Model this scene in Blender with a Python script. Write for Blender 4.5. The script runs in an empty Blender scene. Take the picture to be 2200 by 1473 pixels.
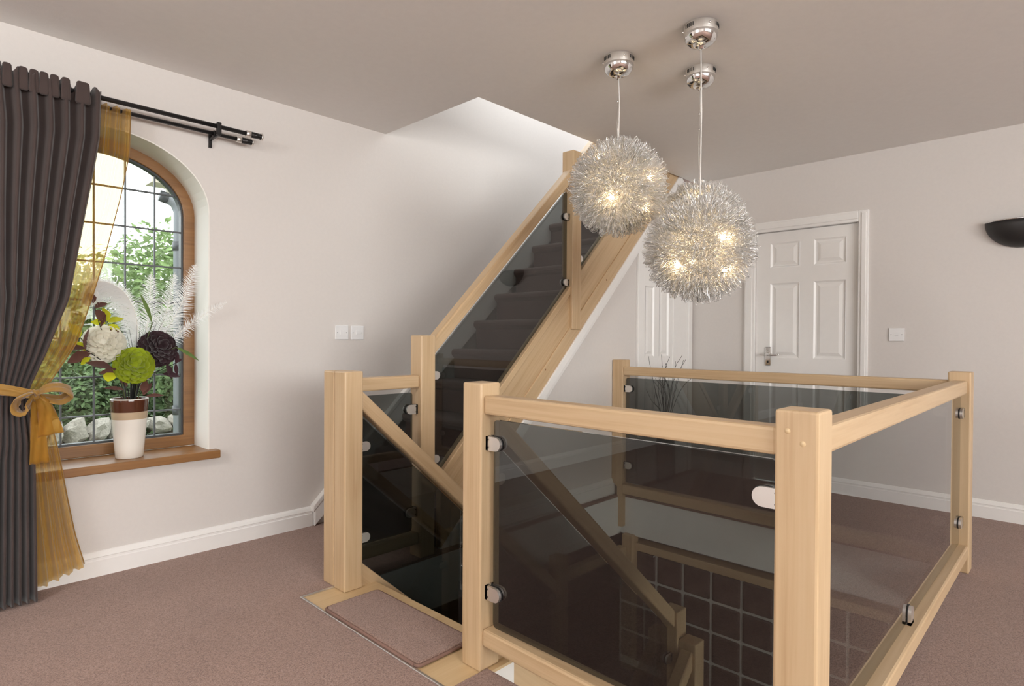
import bpy, bmesh, math, random
from mathutils import Vector, Matrix, noise as mnoise

random.seed(7)
S = bpy.context.scene
COL = S.collection

# ------------------------------------------------------------------ camera
F_PX, YAW, PITCH, ROLL = 1294.89, math.radians(43.9105), math.radians(0.5008), math.radians(-0.3188)
cam_d = bpy.data.cameras.new('camera')
cam_d.sensor_width = 36.0
cam_d.lens = F_PX / 2200 * 36.0
cam_d.clip_start = 0.05
cam = bpy.data.objects.new('camera', cam_d)
COL.objects.link(cam)
_R = Vector((math.sin(YAW), -math.cos(YAW), 0)); _F = Vector((math.cos(YAW), math.sin(YAW), 0)); _U = Vector((0, 0, 1))
_f2 = _F * math.cos(PITCH) - _U * math.sin(PITCH)
_u2 = _U * math.cos(PITCH) + _F * math.sin(PITCH)
_r3 = _R * math.cos(ROLL) - _u2 * math.sin(ROLL)
_u3 = _u2 * math.cos(ROLL) + _R * math.sin(ROLL)
_m = Matrix((_r3, _u3, -_f2)).transposed().to_4x4()
_m.translation = Vector((0, 0, 1.1))
cam.matrix_world = _m
S.camera = cam

# ------------------------------------------------------------------ world, daylight, exposure
world = bpy.data.worlds.new('overcast_sky')
S.world = world
world.use_nodes = True
_bg = world.node_tree.nodes['Background']
_bg.inputs[0].default_value = (0.93, 0.97, 1.0, 1)
_bg.inputs[1].default_value = 4.2
S.view_settings.view_transform = 'Standard'
S.view_settings.look = 'None'
S.view_settings.exposure = 0.02
S.view_settings.gamma = 1.0
S.view_settings.use_curve_mapping = False
S.cycles.use_denoising = True
S.cycles.max_bounces = 10
S.cycles.diffuse_bounces = 5
S.cycles.glossy_bounces = 4
S.cycles.transparent_max_bounces = 24
S.cycles.transmission_bounces = 6
S.cycles.sample_clamp_indirect = 6.0
S.cycles.caustics_reflective = False
S.cycles.caustics_refractive = False


def portal(name, loc, nrm, sx, sy):
    d = bpy.data.lights.new(name, 'AREA')
    d.shape = 'RECTANGLE'; d.size = sx; d.size_y = sy
    d.cycles.is_portal = True
    o = bpy.data.objects.new(name, d); COL.objects.link(o)
    o.location = loc
    o.rotation_euler = Vector(nrm).to_track_quat('-Z', 'Y').to_euler()
    return o


# room constants (metres; landing carpet is z = 0)
XB, YA, H = 4.73, 3.278, 2.40          # right wall, left wall, ceiling
XR, YF = -2.8, -4.0                    # walls behind the camera
_wl = bpy.data.lights.new('front_window_daylight', 'AREA')
_wl.shape = 'RECTANGLE'; _wl.size = 4.2; _wl.size_y = 1.45; _wl.energy = 225.0; _wl.color = (1.0, 0.99, 0.97)
_wlo = bpy.data.objects.new('front_window_daylight', _wl); COL.objects.link(_wlo)
_wlo.location = (0.4, YF - 0.16, 1.62); _wlo.rotation_euler = Vector((0, 1, 0)).to_track_quat('-Z', 'Y').to_euler()
_dl = bpy.data.lights.new('stairwell_fill', 'POINT')  # added fill light that brightens the stairwell from below; no actual fitting there
_dl.energy = 110.0; _dl.color = (1.0, 0.95, 0.88); _dl.shadow_soft_size = 0.15
_dlo = bpy.data.objects.new('stairwell_fill', _dl); COL.objects.link(_dlo)
_dlo.location = (2.2, -0.9, -0.65)
portal('daylight_portal', (XR - 0.05, 1.0, 1.25), (1, 0, 0), 1.6, 1.8)
portal('daylight_portal', (0.7, YA + 0.33, 1.3), (0, -1, 0), 0.95, 1.7)
portal('daylight_portal', (4.0, 2.85, 3.3), (0, 0, -1), 2.5, 0.88)
_fl = bpy.data.lights.new('photo_flash', 'POINT')
_fl.energy = 62.0; _fl.color = (1.0, 0.96, 0.92); _fl.shadow_soft_size = 0.2
_flo = bpy.data.objects.new('photo_flash', _fl); COL.objects.link(_flo)
_flo.location = (-1.3, 1.35, 2.0)      # the photographer's flash head, left of the camera

# ------------------------------------------------------------------ node materials
MATS = {}


def mat(name):
    m = bpy.data.materials.new(name); m.use_nodes = True
    MATS[name] = m
    nt = m.node_tree
    return m, nt, nt.nodes['Principled BSDF'], nt.nodes['Material Output']


def nd(nt, t, **kw):
    n = nt.nodes.new(t)
    for k, v in kw.items():
        if k in n.inputs: n.inputs[k].default_value = v
        else: setattr(n, k, v)
    return n


def ramp(nt, stops):
    r = nt.nodes.new('ShaderNodeValToRGB')
    e = r.color_ramp.elements
    while len(e) < len(stops): e.new(0.5)
    for i, (p, c) in enumerate(stops):
        e[i].position = p; e[i].color = (*c, 1)
    return r


def plain(name, col, rough=0.5, metal=0.0, bump=0.0, bscale=60, spec=0.5, var=0.0):
    m, nt, b, o = mat(name)
    b.inputs['Base Color'].default_value = (*col, 1)
    b.inputs['Roughness'].default_value = rough
    b.inputs['Metallic'].default_value = metal
    b.inputs['Specular IOR Level'].default_value = spec
    tc = nd(nt, 'ShaderNodeTexCoord')
    if var:
        n = nd(nt, 'ShaderNodeTexNoise', Scale=bscale * 0.3, Detail=4.0)
        nt.links.new(tc.outputs['Object'], n.inputs['Vector'])
        r = ramp(nt, [(0.3, tuple(c * (1 - var) for c in col)), (0.7, tuple(min(1, c * (1 + var)) for c in col))])
        nt.links.new(n.outputs['Fac'], r.inputs['Fac'])
        nt.links.new(r.outputs['Color'], b.inputs['Base Color'])
    if bump:
        n = nd(nt, 'ShaderNodeTexNoise', Scale=bscale, Detail=3.0)
        nt.links.new(tc.outputs['Object'], n.inputs['Vector'])
        bp = nd(nt, 'ShaderNodeBump', Strength=bump, Distance=0.01)
        nt.links.new(n.outputs['Fac'], bp.inputs['Height'])
        nt.links.new(bp.outputs['Normal'], b.inputs['Normal'])
    return m


def wood(name, c0, c1, c2, rough=0.42, scale=1.0):
    m, nt, b, o = mat(name)
    tc = nd(nt, 'ShaderNodeTexCoord')
    oi = nd(nt, 'ShaderNodeObjectInfo')
    mp = nd(nt, 'ShaderNodeMapping')
    mp.inputs['Scale'].default_value = (1.2 * scale, 16 * scale, 16 * scale)
    ad = nd(nt, 'ShaderNodeVectorMath', operation='ADD')
    cx = nd(nt, 'ShaderNodeCombineXYZ')
    ml = nd(nt, 'ShaderNodeMath', operation='MULTIPLY'); ml.inputs[1].default_value = 37.0
    nt.links.new(oi.outputs['Random'], ml.inputs[0])
    for i in range(3): nt.links.new(ml.outputs[0], cx.inputs[i])
    nt.links.new(tc.outputs['Object'], ad.inputs[0]); nt.links.new(cx.outputs[0], ad.inputs[1])
    nt.links.new(ad.outputs[0], mp.inputs['Vector'])
    n = nd(nt, 'ShaderNodeTexNoise', Scale=1.0, Detail=6.0, Roughness=0.55, Distortion=0.9)
    nt.links.new(mp.outputs[0], n.inputs['Vector'])
    n2 = nd(nt, 'ShaderNodeTexNoise', Scale=3.0, Detail=2.0)
    mp2 = nd(nt, 'ShaderNodeMapping'); mp2.inputs['Scale'].default_value = (1.0, 40 * scale, 40 * scale)
    nt.links.new(ad.outputs[0], mp2.inputs['Vector']); nt.links.new(mp2.outputs[0], n2.inputs['Vector'])
    mx = nd(nt, 'ShaderNodeMix'); mx.data_type = 'FLOAT'
    mx.inputs[0].default_value = 0.35
    nt.links.new(n.outputs['Fac'], mx.inputs[2]); nt.links.new(n2.outputs['Fac'], mx.inputs[3])
    r = ramp(nt, [(0.25, c0), (0.5, c1), (0.78, c2)])
    nt.links.new(mx.outputs[0], r.inputs['Fac'])
    nt.links.new(r.outputs['Color'], b.inputs['Base Color'])
    b.inputs['Roughness'].default_value = rough
    bp = nd(nt, 'ShaderNodeBump', Strength=0.06, Distance=0.004)
    nt.links.new(mx.outputs[0], bp.inputs['Height']); nt.links.new(bp.outputs['Normal'], b.inputs['Normal'])
    return m


def carpet(name, c_dark, c_mid, c_light, scale=230):
    m, nt, b, o = mat(name)
    tc = nd(nt, 'ShaderNodeTexCoord')
    n = nd(nt, 'ShaderNodeTexNoise', Scale=float(scale), Detail=3.0, Roughness=0.75)
    nt.links.new(tc.outputs['Object'], n.inputs['Vector'])
    r = ramp(nt, [(0.32, c_dark), (0.5, c_mid), (0.68, c_light)])
    nt.links.new(n.outputs['Fac'], r.inputs['Fac'])
    n3 = nd(nt, 'ShaderNodeTexNoise', Scale=3.0, Detail=3.0)
    nt.links.new(tc.outputs['Object'], n3.inputs['Vector'])
    mx = nd(nt, 'ShaderNodeMix'); mx.data_type = 'RGBA'; mx.blend_type = 'MULTIPLY'
    mx.inputs[0].default_value = 0.35
    r3 = ramp(nt, [(0.3, (0.72, 0.70, 0.70)), (0.7, (1, 1, 1))])
    nt.links.new(n3.outputs['Fac'], r3.inputs['Fac'])
    nt.links.new(r.outputs['Color'], mx.inputs[6]); nt.links.new(r3.outputs['Color'], mx.inputs[7])
    nt.links.new(mx.outputs[2], b.inputs['Base Color'])
    b.inputs['Roughness'].default_value = 1.0
    b.inputs['Specular IOR Level'].default_value = 0.1
    b.inputs['Sheen Weight'].default_value = 0.25
    bp = nd(nt, 'ShaderNodeBump', Strength=0.7, Distance=0.006)
    nt.links.new(n.outputs['Fac'], bp.inputs['Height']); nt.links.new(bp.outputs['Normal'], b.inputs['Normal'])
    return m


def pane_mat(name, tint, refl=1.7, rough=0.0):
    """thin sheet glass: tinted see-through body with a Fresnel mirror on the outer face"""
    m, nt, b, o = mat(name)
    nt.nodes.remove(b)
    tr = nd(nt, 'ShaderNodeBsdfTransparent'); tr.inputs['Color'].default_value = (*tint, 1)
    gl = nd(nt, 'ShaderNodeBsdfGlossy'); gl.inputs['Roughness'].default_value = rough
    fr = nd(nt, 'ShaderNodeFresnel'); fr.inputs['IOR'].default_value = 1.5
    ge = nd(nt, 'ShaderNodeNewGeometry')
    iv = nd(nt, 'ShaderNodeMath', operation='SUBTRACT'); iv.inputs[0].default_value = 1.0
    nt.links.new(ge.outputs['Backfacing'], iv.inputs[1])
    ml = nd(nt, 'ShaderNodeMath', operation='MULTIPLY'); nt.links.new(fr.outputs[0], ml.inputs[0]); nt.links.new(iv.outputs[0], ml.inputs[1])
    m2 = nd(nt, 'ShaderNodeMath', operation='MULTIPLY', use_clamp=True); nt.links.new(ml.outputs[0], m2.inputs[0]); m2.inputs[1].default_value = refl
    mx = nd(nt, 'ShaderNodeMixShader')
    nt.links.new(m2.outputs[0], mx.inputs[0]); nt.links.new(tr.outputs[0], mx.inputs[1]); nt.links.new(gl.outputs[0], mx.inputs[2])
    nt.links.new(mx.outputs[0], o.inputs['Surface'])
    return m


def cloth(name, col, see=0.0, transl=0.3, rough=0.8, weave=900, sheen=0.3, var=0.12):
    m, nt, b, o = mat(name)
    tc = nd(nt, 'ShaderNodeTexCoord')
    n = nd(nt, 'ShaderNodeTexNoise', Scale=9.0, Detail=5.0)
    nt.links.new(tc.outputs['Object'], n.inputs['Vector'])
    r = ramp(nt, [(0.3, tuple(c * (1 - var) for c in col)), (0.7, tuple(min(1, c * (1 + var)) for c in col))])
    nt.links.new(n.outputs['Fac'], r.inputs['Fac'])
    nt.links.new(r.outputs['Color'], b.inputs['Base Color'])
    b.inputs['Roughness'].default_value = rough
    b.inputs['Sheen Weight'].default_value = sheen
    b.inputs['Specular IOR Level'].default_value = 0.2
    w = nd(nt, 'ShaderNodeTexNoise', Scale=float(weave), Detail=1.0)
    nt.links.new(tc.outputs['Object'], w.inputs['Vector'])
    bp = nd(nt, 'ShaderNodeBump', Strength=0.15, Distance=0.002)
    nt.links.new(w.outputs['Fac'], bp.inputs['Height']); nt.links.new(bp.outputs['Normal'], b.inputs['Normal'])
    last = b.outputs[0]
    if transl:
        t = nd(nt, 'ShaderNodeBsdfTranslucent'); nt.links.new(r.outputs['Color'], t.inputs['Color'])
        mx = nd(nt, 'ShaderNodeMixShader'); mx.inputs[0].default_value = transl
        nt.links.new(last, mx.inputs[1]); nt.links.new(t.outputs[0], mx.inputs[2]); last = mx.outputs[0]
    if see:
        t = nd(nt, 'ShaderNodeBsdfTransparent'); t.inputs['Color'].default_value = (1.0, 0.86, 0.55, 1)
        mx = nd(nt, 'ShaderNodeMixShader'); mx.inputs[0].default_value = see
        nt.links.new(last, mx.inputs[1]); nt.links.new(t.outputs[0], mx.inputs[2]); last = mx.outputs[0]
    nt.links.new(last, o.inputs['Surface'])
    return m


plain('wall_paint', (0.68, 0.645, 0.615), 0.85, bump=0.05, bscale=180, spec=0.2, var=0.012)
plain('ceiling_paint', (0.80, 0.78, 0.755), 0.9, bump=0.04, bscale=120, spec=0.15, var=0.012)
plain('white_gloss', (0.84, 0.825, 0.80), 0.32, var=0.01)
plain('white_reveal', (0.82, 0.80, 0.75), 0.6)
plain('fascia_white', (0.84, 0.83, 0.81), 0.6, var=0.02)
plain('switch_plastic', (0.80, 0.80, 0.80), 0.3)
plain('screw_metal', (0.5, 0.5, 0.5), 0.35, metal=1.0)
wood('maple', (0.44, 0.29, 0.155), (0.56, 0.40, 0.235), (0.62, 0.465, 0.29))
wood('maple_plate', (0.52, 0.35, 0.18), (0.62, 0.45, 0.25), (0.68, 0.52, 0.32), rough=0.35)
wood('oak_brown', (0.15, 0.066, 0.02), (0.25, 0.118, 0.038), (0.33, 0.165, 0.06), rough=0.35)
carpet('carpet_rose', (0.15, 0.088, 0.070), (0.33, 0.207, 0.165), (0.47, 0.315, 0.26))
carpet('carpet_stair', (0.10, 0.064, 0.058), (0.21, 0.145, 0.128), (0.33, 0.235, 0.21))
plain('mat_binding', (0.21, 0.12, 0.092), 0.85, bump=0.3, bscale=400)
pane_mat('tinted_glass', (0.465, 0.485, 0.48))
pane_mat('clear_glass', (0.97, 0.985, 0.98), refl=1.0)
plain('steel_brushed', (0.80, 0.77, 0.73), 0.42, metal=1.0, bump=0.02, bscale=500)
plain('aluminium_strip', (0.75, 0.74, 0.73), 0.3, metal=1.0)
plain('chrome', (0.80, 0.80, 0.80), 0.08, metal=1.0)
plain('rubber_black', (0.012, 0.012, 0.013), 0.5)
plain('slot_black', (0.02, 0.02, 0.02), 0.7)
plain('black_metal', (0.018, 0.016, 0.016), 0.32, metal=0.3)
plain('sconce_black', (0.02, 0.018, 0.018), 0.45)
plain('lead', (0.10, 0.105, 0.11), 0.5, metal=0.6)
plain('grout_white', (0.62, 0.61, 0.57), 0.85, bump=0.2, bscale=150)
plain('block_glass', (0.10, 0.068, 0.06), 0.12, bump=0.35, bscale=22, var=0.35)
plain('wire_silver', (0.90, 0.89, 0.87), 0.3, metal=0.65)
plain('cord_white', (0.78, 0.76, 0.72), 0.5)
cloth('curtain_brown', (0.060, 0.042, 0.038), 0.0, 0.05, sheen=0.25)
cloth('organza_gold', (0.50, 0.275, 0.045), 0.42, 0.45, rough=0.45, sheen=0.5)
cloth('organza_band', (0.46, 0.26, 0.06), 0.12, 0.3, rough=0.4, sheen=0.6)
plain('ceramic_cream', (0.80, 0.765, 0.70), 0.12)
plain('ceramic_sand', (0.50, 0.385, 0.26), 0.14)
plain('ceramic_brown', (0.085, 0.030, 0.016), 0.08)
cloth('petal_white', (0.84, 0.82, 0.72), 0, 0.35, var=0.05)
cloth('petal_green', (0.36, 0.44, 0.02), 0, 0.3, var=0.2)
cloth('petal_dark', (0.042, 0.020, 0.024), 0, 0.1, var=0.3)
cloth('leaf_brown', (0.13, 0.055, 0.042), 0, 0.2, var=0.3)
cloth('leaf_lime', (0.55, 0.56, 0.02), 0, 0.35, var=0.2)
cloth('leaf_plum', (0.045, 0.016, 0.022), 0, 0.1, var=0.3)
cloth('spike_green', (0.12, 0.19, 0.05), 0, 0.2, var=0.3)
plain('stem_black', (0.018, 0.017, 0.015), 0.7)
plain('stem_green', (0.09, 0.12, 0.04), 0.7)
cloth('feather_white', (0.88, 0.88, 0.87), 0, 0.4, var=0.02)
plain('feather_quill', (0.75, 0.72, 0.65), 0.5)
plain('twig_black', (0.02, 0.016, 0.014), 0.7)
plain('vase_black', (0.02, 0.02, 0.022), 0.25)
plain('stone_pale', (0.27, 0.25, 0.21), 0.9, bump=0.6, bscale=25, var=0.25)
plain('ground_green', (0.10, 0.15, 0.05), 0.95, bump=0.5, bscale=6, var=0.3)
plain('pvc_grey', (0.22, 0.24, 0.26), 0.4)
plain('pvc_dark', (0.045, 0.05, 0.055), 0.4)
plain('soffit_cream', (0.62, 0.57, 0.46), 0.6)
plain('render_white', (0.72, 0.72, 0.70), 0.8)
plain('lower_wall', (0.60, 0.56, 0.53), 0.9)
for nme, c in (('foliage_a', (0.20, 0.29, 0.11)), ('foliage_b', (0.30, 0.38, 0.15)), ('foliage_c', (0.12, 0.185, 0.075))):
    cloth(nme, c, 0, 0.35, var=0.45)
plain('bark', (0.10, 0.075, 0.05), 0.9)
m, nt, b, o = mat('bulb_glow')
b.inputs['Base Color'].default_value = (1, 0.9, 0.75, 1)
b.inputs['Emission Color'].default_value = (1.0, 0.68, 0.34, 1)
b.inputs['Emission Strength'].default_value = 70.0

# ------------------------------------------------------------------ object helpers
WM = {}          # world matrices, since nothing is evaluated while the script runs


def link(name, data, mw=None, parent=None):
    o = bpy.data.objects.new(name, data)
    COL.objects.link(o)
    mw = mw or Matrix()
    if parent is not None:
        o.parent = parent
        o.matrix_parent_inverse = WM[parent.name].inverted()
    o.matrix_basis = mw
    WM[o.name] = mw
    return o


def tag(o, label=None, cat=None, group=None, kind=None):
    if label: o['label'] = label
    if cat: o['category'] = cat
    if group: o['group'] = group
    if kind: o['kind'] = kind
    return o


def thing(name, loc, label, cat, group=None, kind=None):
    o = link(name, None, Matrix.Translation(Vector(loc)))
    o.empty_display_size = 0.05
    return tag(o, label, cat, group, kind)


def mesh(name, verts, faces, material, mw=None, parent=None, smooth=False, bevel=0.0, seg=2, angle=0.6, recentre=True):
    bm = bmesh.new()
    vs = [bm.verts.new(v) for v in verts]
    for f in faces:
        try: bm.faces.new([vs[i] for i in f])
        except ValueError: pass
    return from_bm(name, bm, material, mw, parent, smooth, bevel, seg, angle, recentre)


def from_bm(name, bm, material, mw=None, parent=None, smooth=False, bevel=0.0, seg=2, angle=0.6, recentre=True, fixn=True):
    if fixn: bmesh.ops.recalc_face_normals(bm, faces=bm.faces)
    if bevel:
        es = [e for e in bm.edges if len(e.link_faces) == 2 and e.calc_face_angle(0) > angle]
        bmesh.ops.bevel(bm, geom=es, offset=bevel, segments=seg, profile=0.5, affect='EDGES', clamp_overlap=True)
    mw = mw.copy() if mw else Matrix()
    if recentre and bm.verts:
        c = Vector((0, 0, 0))
        lo = Vector([min(v.co[i] for v in bm.verts) for i in range(3)]); hi = Vector([max(v.co[i] for v in bm.verts) for i in range(3)])
        c = (lo + hi) / 2
        for v in bm.verts: v.co -= c
        mw = mw @ Matrix.Translation(c)
    me = bpy.data.meshes.new(name)
    bm.to_mesh(me); bm.free()
    for mm in (material if isinstance(material, (list, tuple)) else [material]):
        me.materials.append(MATS[mm])
    if smooth:
        for p in me.polygons: p.use_smooth = True
    return link(name, me, mw, parent)


def box_geo(x0, x1, y0, y1, z0, z1, off=0):
    v = [(x, y, z) for z in (z0, z1) for y in (y0, y1) for x in (x0, x1)]
    f = [(0, 2, 3, 1), (4, 5, 7, 6), (0, 1, 5, 4), (2, 6, 7, 3), (0, 4, 6, 2), (1, 3, 7, 5)]
    return v, [tuple(i + off for i in q) for q in f]


def box(name, x0, x1, y0, y1, z0, z1, material, parent=None, bevel=0.0, **k):
    v, f = box_geo(x0, x1, y0, y1, z0, z1)
    return mesh(name, v, f, material, None, parent, bevel=bevel, **k)


def boxes(name, lst, material, parent=None, bevel=0.0):
    V, Fc = [], []
    for bx_ in lst:
        v, f = box_geo(*bx_, off=len(V)); V += v; Fc += f
    return mesh(name, V, Fc, material, None, parent, bevel=bevel)


def to3(axis, u, v, c):
    return {'x': (c, u, v), 'y': (u, c, v), 'z': (u, v, c)}[axis]


def slab(name, pts, axis, c0, c1, material, parent=None, bevel=0.0, rot=None, smooth=False, seg=2):
    """outline pts in the plane across `axis`, extruded from c0 to c1.  rot: tilt (radians) so local X follows a sloping
    member's length (axis 'y' only) which keeps the wood grain along it"""
    mw = Matrix()
    if rot is not None:
        p0 = pts[0]
        ca, sa = math.cos(rot), math.sin(rot)
        loc = [((u - p0[0]) * ca + (v - p0[1]) * sa, -(u - p0[0]) * sa + (v - p0[1]) * ca) for u, v in pts]
        mw = Matrix.Translation((p0[0], 0, p0[1])) @ Matrix.Rotation(-rot, 4, 'Y')
        pts = loc
    n = len(pts)
    V = [to3(axis, u, v, c0) for u, v in pts] + [to3(axis, u, v, c1) for u, v in pts]
    Fc = [tuple(range(n)), tuple(range(2 * n - 1, n - 1, -1))] + [(i, (i + 1) % n, n + (i + 1) % n, n + i) for i in range(n)]
    return mesh(name, V, Fc, material, mw, parent, bevel=bevel, smooth=smooth, seg=seg)


def ringslab(name, outer, inner, axis, c0, c1, material, parent=None, bevel=0.0):
    n = len(outer)
    V = []
    for c in (c0, c1):
        V += [to3(axis, u, v, c) for u, v in outer] + [to3(axis, u, v, c) for u, v in inner]
    Fc = []
    for i in range(n):
        j = (i + 1) % n
        Fc += [(i, j, n + j, n + i), (2 * n + i, 3 * n + i, 3 * n + j, 2 * n + j), (i, 2 * n + i, 2 * n + j, j), (n + i, n + j, 3 * n + j, 3 * n + i)]
    return mesh(name, V, Fc, material, None, parent, bevel=bevel)


def rounded(pts, r, n=5):
    out = []
    k = len(pts)
    for i in range(k):
        p = Vector(pts[i]); a = (Vector(pts[i - 1]) - p); b_ = (Vector(pts[(i + 1) % k]) - p)
        la, lb = a.length, b_.length
        a.normalize(); b_.normalize()
        ang = math.acos(max(-1, min(1, a.dot(b_))))
        t = min(r / math.tan(ang / 2), la * 0.45, lb * 0.45)
        A, B = p + a * t, p + b_ * t
        for s in range(n + 1):
            w = s / n
            q = (1 - w) ** 2 * A + 2 * w * (1 - w) * p + w * w * B
            out.append((q.x, q.y))
    return out


def bar(name, p0, p1, w, h, material, parent=None, bevel=0.006, seg=2):
    """straight member p0 -> p1, local X along its length; w across (level), h in the other direction"""
    p0, p1 = Vector(p0), Vector(p1)
    d = p1 - p0; L = d.length; x = d / L
    up = Vector((0, 0, 1)) if abs(x.z) < 0.95 else Vector((1, 0, 0))
    y = up.cross(x).normalized(); z = x.cross(y)
    mw = Matrix((x, y, z)).transposed().to_4x4(); mw.translation = p0
    v, f = box_geo(0, L, -w / 2, w / 2, -h / 2, h / 2)
    return mesh(name, v, f, material, mw, parent, bevel=bevel, seg=seg)


def tube_bm(bm, pts, rad, n=6, cap=True):
    pts = [Vector(p) for p in pts]
    rads = rad if isinstance(rad, (list, tuple)) else [rad] * len(pts)
    rings = []
    ref = None
    for i, p in enumerate(pts):
        t = (pts[min(i + 1, len(pts) - 1)] - pts[max(i - 1, 0)])
        if t.length < 1e-9: t = Vector((0, 0, 1))
        t.normalize()
        if ref is None:
            ref = Vector((0, 0, 1)) if abs(t.z) < 0.9 else Vector((1, 0, 0))
        s = (ref - t * ref.dot(t)).normalized(); ref = s
        q = t.cross(s)
        rings.append([bm.verts.new(p + (s * math.cos(6.28318 * k / n) + q * math.sin(6.28318 * k / n)) * rads[i]) for k in range(n)])
    for a, b_ in zip(rings, rings[1:]):
        for k in range(n):
            bm.faces.new((a[k], a[(k + 1) % n], b_[(k + 1) % n], b_[k]))
    if cap and n > 2:
        bm.faces.new(rings[0][::-1]); bm.faces.new(rings[-1])


def tube(name, pts, rad, material, parent=None, n=8, **k):
    bm = bmesh.new(); tube_bm(bm, pts, rad, n)
    return from_bm(name, bm, material, None, parent, smooth=True, **k)


def lathe(name, prof, centre, material, parent=None, n=40, smooth=True, axis=None, bands=None):
    """prof: (radius, height) list; bands: material index for each profile segment"""
    bm = bmesh.new()
    rings = []
    for r, z in prof:
        if r < 1e-6: rings.append([bm.verts.new((0, 0, z))])
        else: rings.append([bm.verts.new((r * math.cos(6.28318 * k / n), r * math.sin(6.28318 * k / n), z)) for k in range(n)])
    for s, (a, b_) in enumerate(zip(rings, rings[1:])):
        for k in range(n):
            k2 = (k + 1) % n
            if len(a) == 1 and len(b_) == 1: continue
            if len(a) == 1: f = bm.faces.new((a[0], b_[k2], b_[k]))
            elif len(b_) == 1: f = bm.faces.new((a[k], a[k2], b_[0]))
            else: f = bm.faces.new((a[k], a[k2], b_[k2], b_[k]))
            if bands: f.material_index = bands[s]
    mw = Matrix.Translation(Vector(centre))
    if axis is not None:
        mw = mw @ Vector(axis).to_track_quat('Z', 'Y').to_matrix().to_4x4()
    return from_bm(name, bm, material, mw, parent, smooth=smooth, recentre=False)


def smooth_curve(pts, n=24):
    """Catmull-Rom through pts"""
    P = [Vector(p) for p in pts]
    P = [2 * P[0] - P[1]] + P + [2 * P[-1] - P[-2]]
    out = []
    m_ = len(P) - 3
    for i in range(n + 1):
        t = i / n * m_
        k = min(int(t), m_ - 1); t -= k
        a, b_, c, d = P[k:k + 4]
        out.append(0.5 * ((2 * b_) + (c - a) * t + (2 * a - 5 * b_ + 4 * c - d) * t * t + (3 * b_ - a - 3 * c + d) * t ** 3))
    return out


def interp(tab, x):
    if x <= tab[0][0]: return tab[0][1]
    for (a, va), (b_, vb) in zip(tab, tab[1:]):
        if x <= b_:
            t = (x - a) / (b_ - a); t = t * t * (3 - 2 * t) if len(tab) > 2 else t
            return va + (vb - va) * t
    return tab[-1][1]


# ================================================================== SETTING
WX0, WX1, WC, WA, WB, WZ, SILL = 0.244, 1.156, 0.70, 0.456, 0.331, 1.735, 0.515


def arch(off=0.0, n=28, bottom=None):
    zb = (SILL if bottom is None else bottom)
    pts = [(WC - WA + off, zb), (WC + WA - off, zb)]
    for i in range(n + 1):
        t = math.pi * i / n
        pts.append((WC + (WA - off) * math.cos(t), WZ + (WB - off) * math.sin(t)))
    return pts


def wall_with_arch():
    """left wall: solid blocks round the arched opening"""
    T = 0.32
    y0, y1 = YA, YA + T
    bm = bmesh.new()

    def addbox(*b_):
        v, f = box_geo(*b_); vs = [bm.verts.new(q) for q in v]
        for q in f: bm.faces.new([vs[i] for i in q])
    addbox(XR, WX0, y0, y1, -0.27, 2.2)
    addbox(WX1, 5.9, y0, y1, -2.6, 2.2)
    addbox(WX0, WX1, y0, y1, -0.27, SILL - 0.04)
    addbox(XR, 2.0, y0, y1, 2.2, 2.75)
    addbox(2.0, 5.9, y0, y1, 2.2, 3.36)
    # spandrel above the arch
    n = 28
    up = [(WC + WA * math.cos(math.pi * i / n), WZ + WB * math.sin(math.pi * i / n)) for i in range(n + 1)]
    lo = []
    for y in (y0, y1):
        lo.append(([bm.verts.new((x, y, z)) for x, z in up], [bm.verts.new((x, y, 2.2)) for x, z in up]))
    for i in range(n):
        (a0, t0), (a1, t1) = lo
        bm.faces.new((a0[i], a0[i + 1], t0[i + 1], t0[i])); bm.faces.new((a1[i + 1], a1[i], t1[i], t1[i + 1]))
        bm.faces.new((a0[i], a1[i], a1[i + 1], a0[i + 1]))
    return from_bm('wall_left', bm, 'wall_paint', recentre=False)


S_ = 'structure'
tag(wall_with_arch(), 'cream painted wall with the arched window and the upper stair running along it', kind=S_)
# white lining of the window recess
_ro, _ri = arch(0.0), arch(0.006)
_V, _Fq = [], []
for _c in (YA - .001, YA + .2):
    _V += [(u, _c, v) for u, v in _ro[1:] + _ro[:1]] + [(u, _c, v) for u, v in _ri[1:] + _ri[:1]]
_n = len(_ro)
for _i in range(_n - 1):
    _Fq += [(_i, _i + 1, _n + _i + 1, _n + _i), (2 * _n + _i, 3 * _n + _i, 3 * _n + _i + 1, 2 * _n + _i + 1), (_n + _i, _n + _i + 1, 3 * _n + _i + 1, 3 * _n + _i)]
rv = mesh('trim_1', _V, _Fq, 'white_reveal')
tag(rv, 'white painted lining of the arched window recess', kind=S_)

DL, DR = 1.905, 1.185       # leaf of the white door in the right wall
boxes_r = [(XB, XB + 0.14, YF, DR, -0.27, H), (XB, XB + 0.14, DL, 2.405, -0.27, H), (XB, XB + 0.14, DR, DL, 1.925, H), (XB, XB + 0.14, 2.405, YA, -0.27, 2.2)]
tag(boxes('wall_right', boxes_r, 'wall_paint'), 'cream painted wall with the white panelled door and the black wall light', kind=S_)
boxes_f = [(XR, -1.7, YF - .2, YF, -0.27, H), (2.5, XB + .14, YF - .2, YF, -0.27, H), (-1.7, 2.5, YF - .2, YF, 2.34, H), (-1.7, 2.5, YF - .2, YF, -0.27, 0.9)]
tag(boxes('wall_front', boxes_f, 'wall_paint'), 'cream painted wall behind the photographer with a wide window', kind=S_)
boxes_b = [(XR - .2, XR, YF - .2, 0.2, -0.27, H), (XR - .2, XR, 1.8, YA + .32, -0.27, H), (XR - .2, XR, 0.2, 1.8, 2.15, H), (XR - .2, XR, 0.2, 1.8, -0.27, 0.35)]
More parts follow.
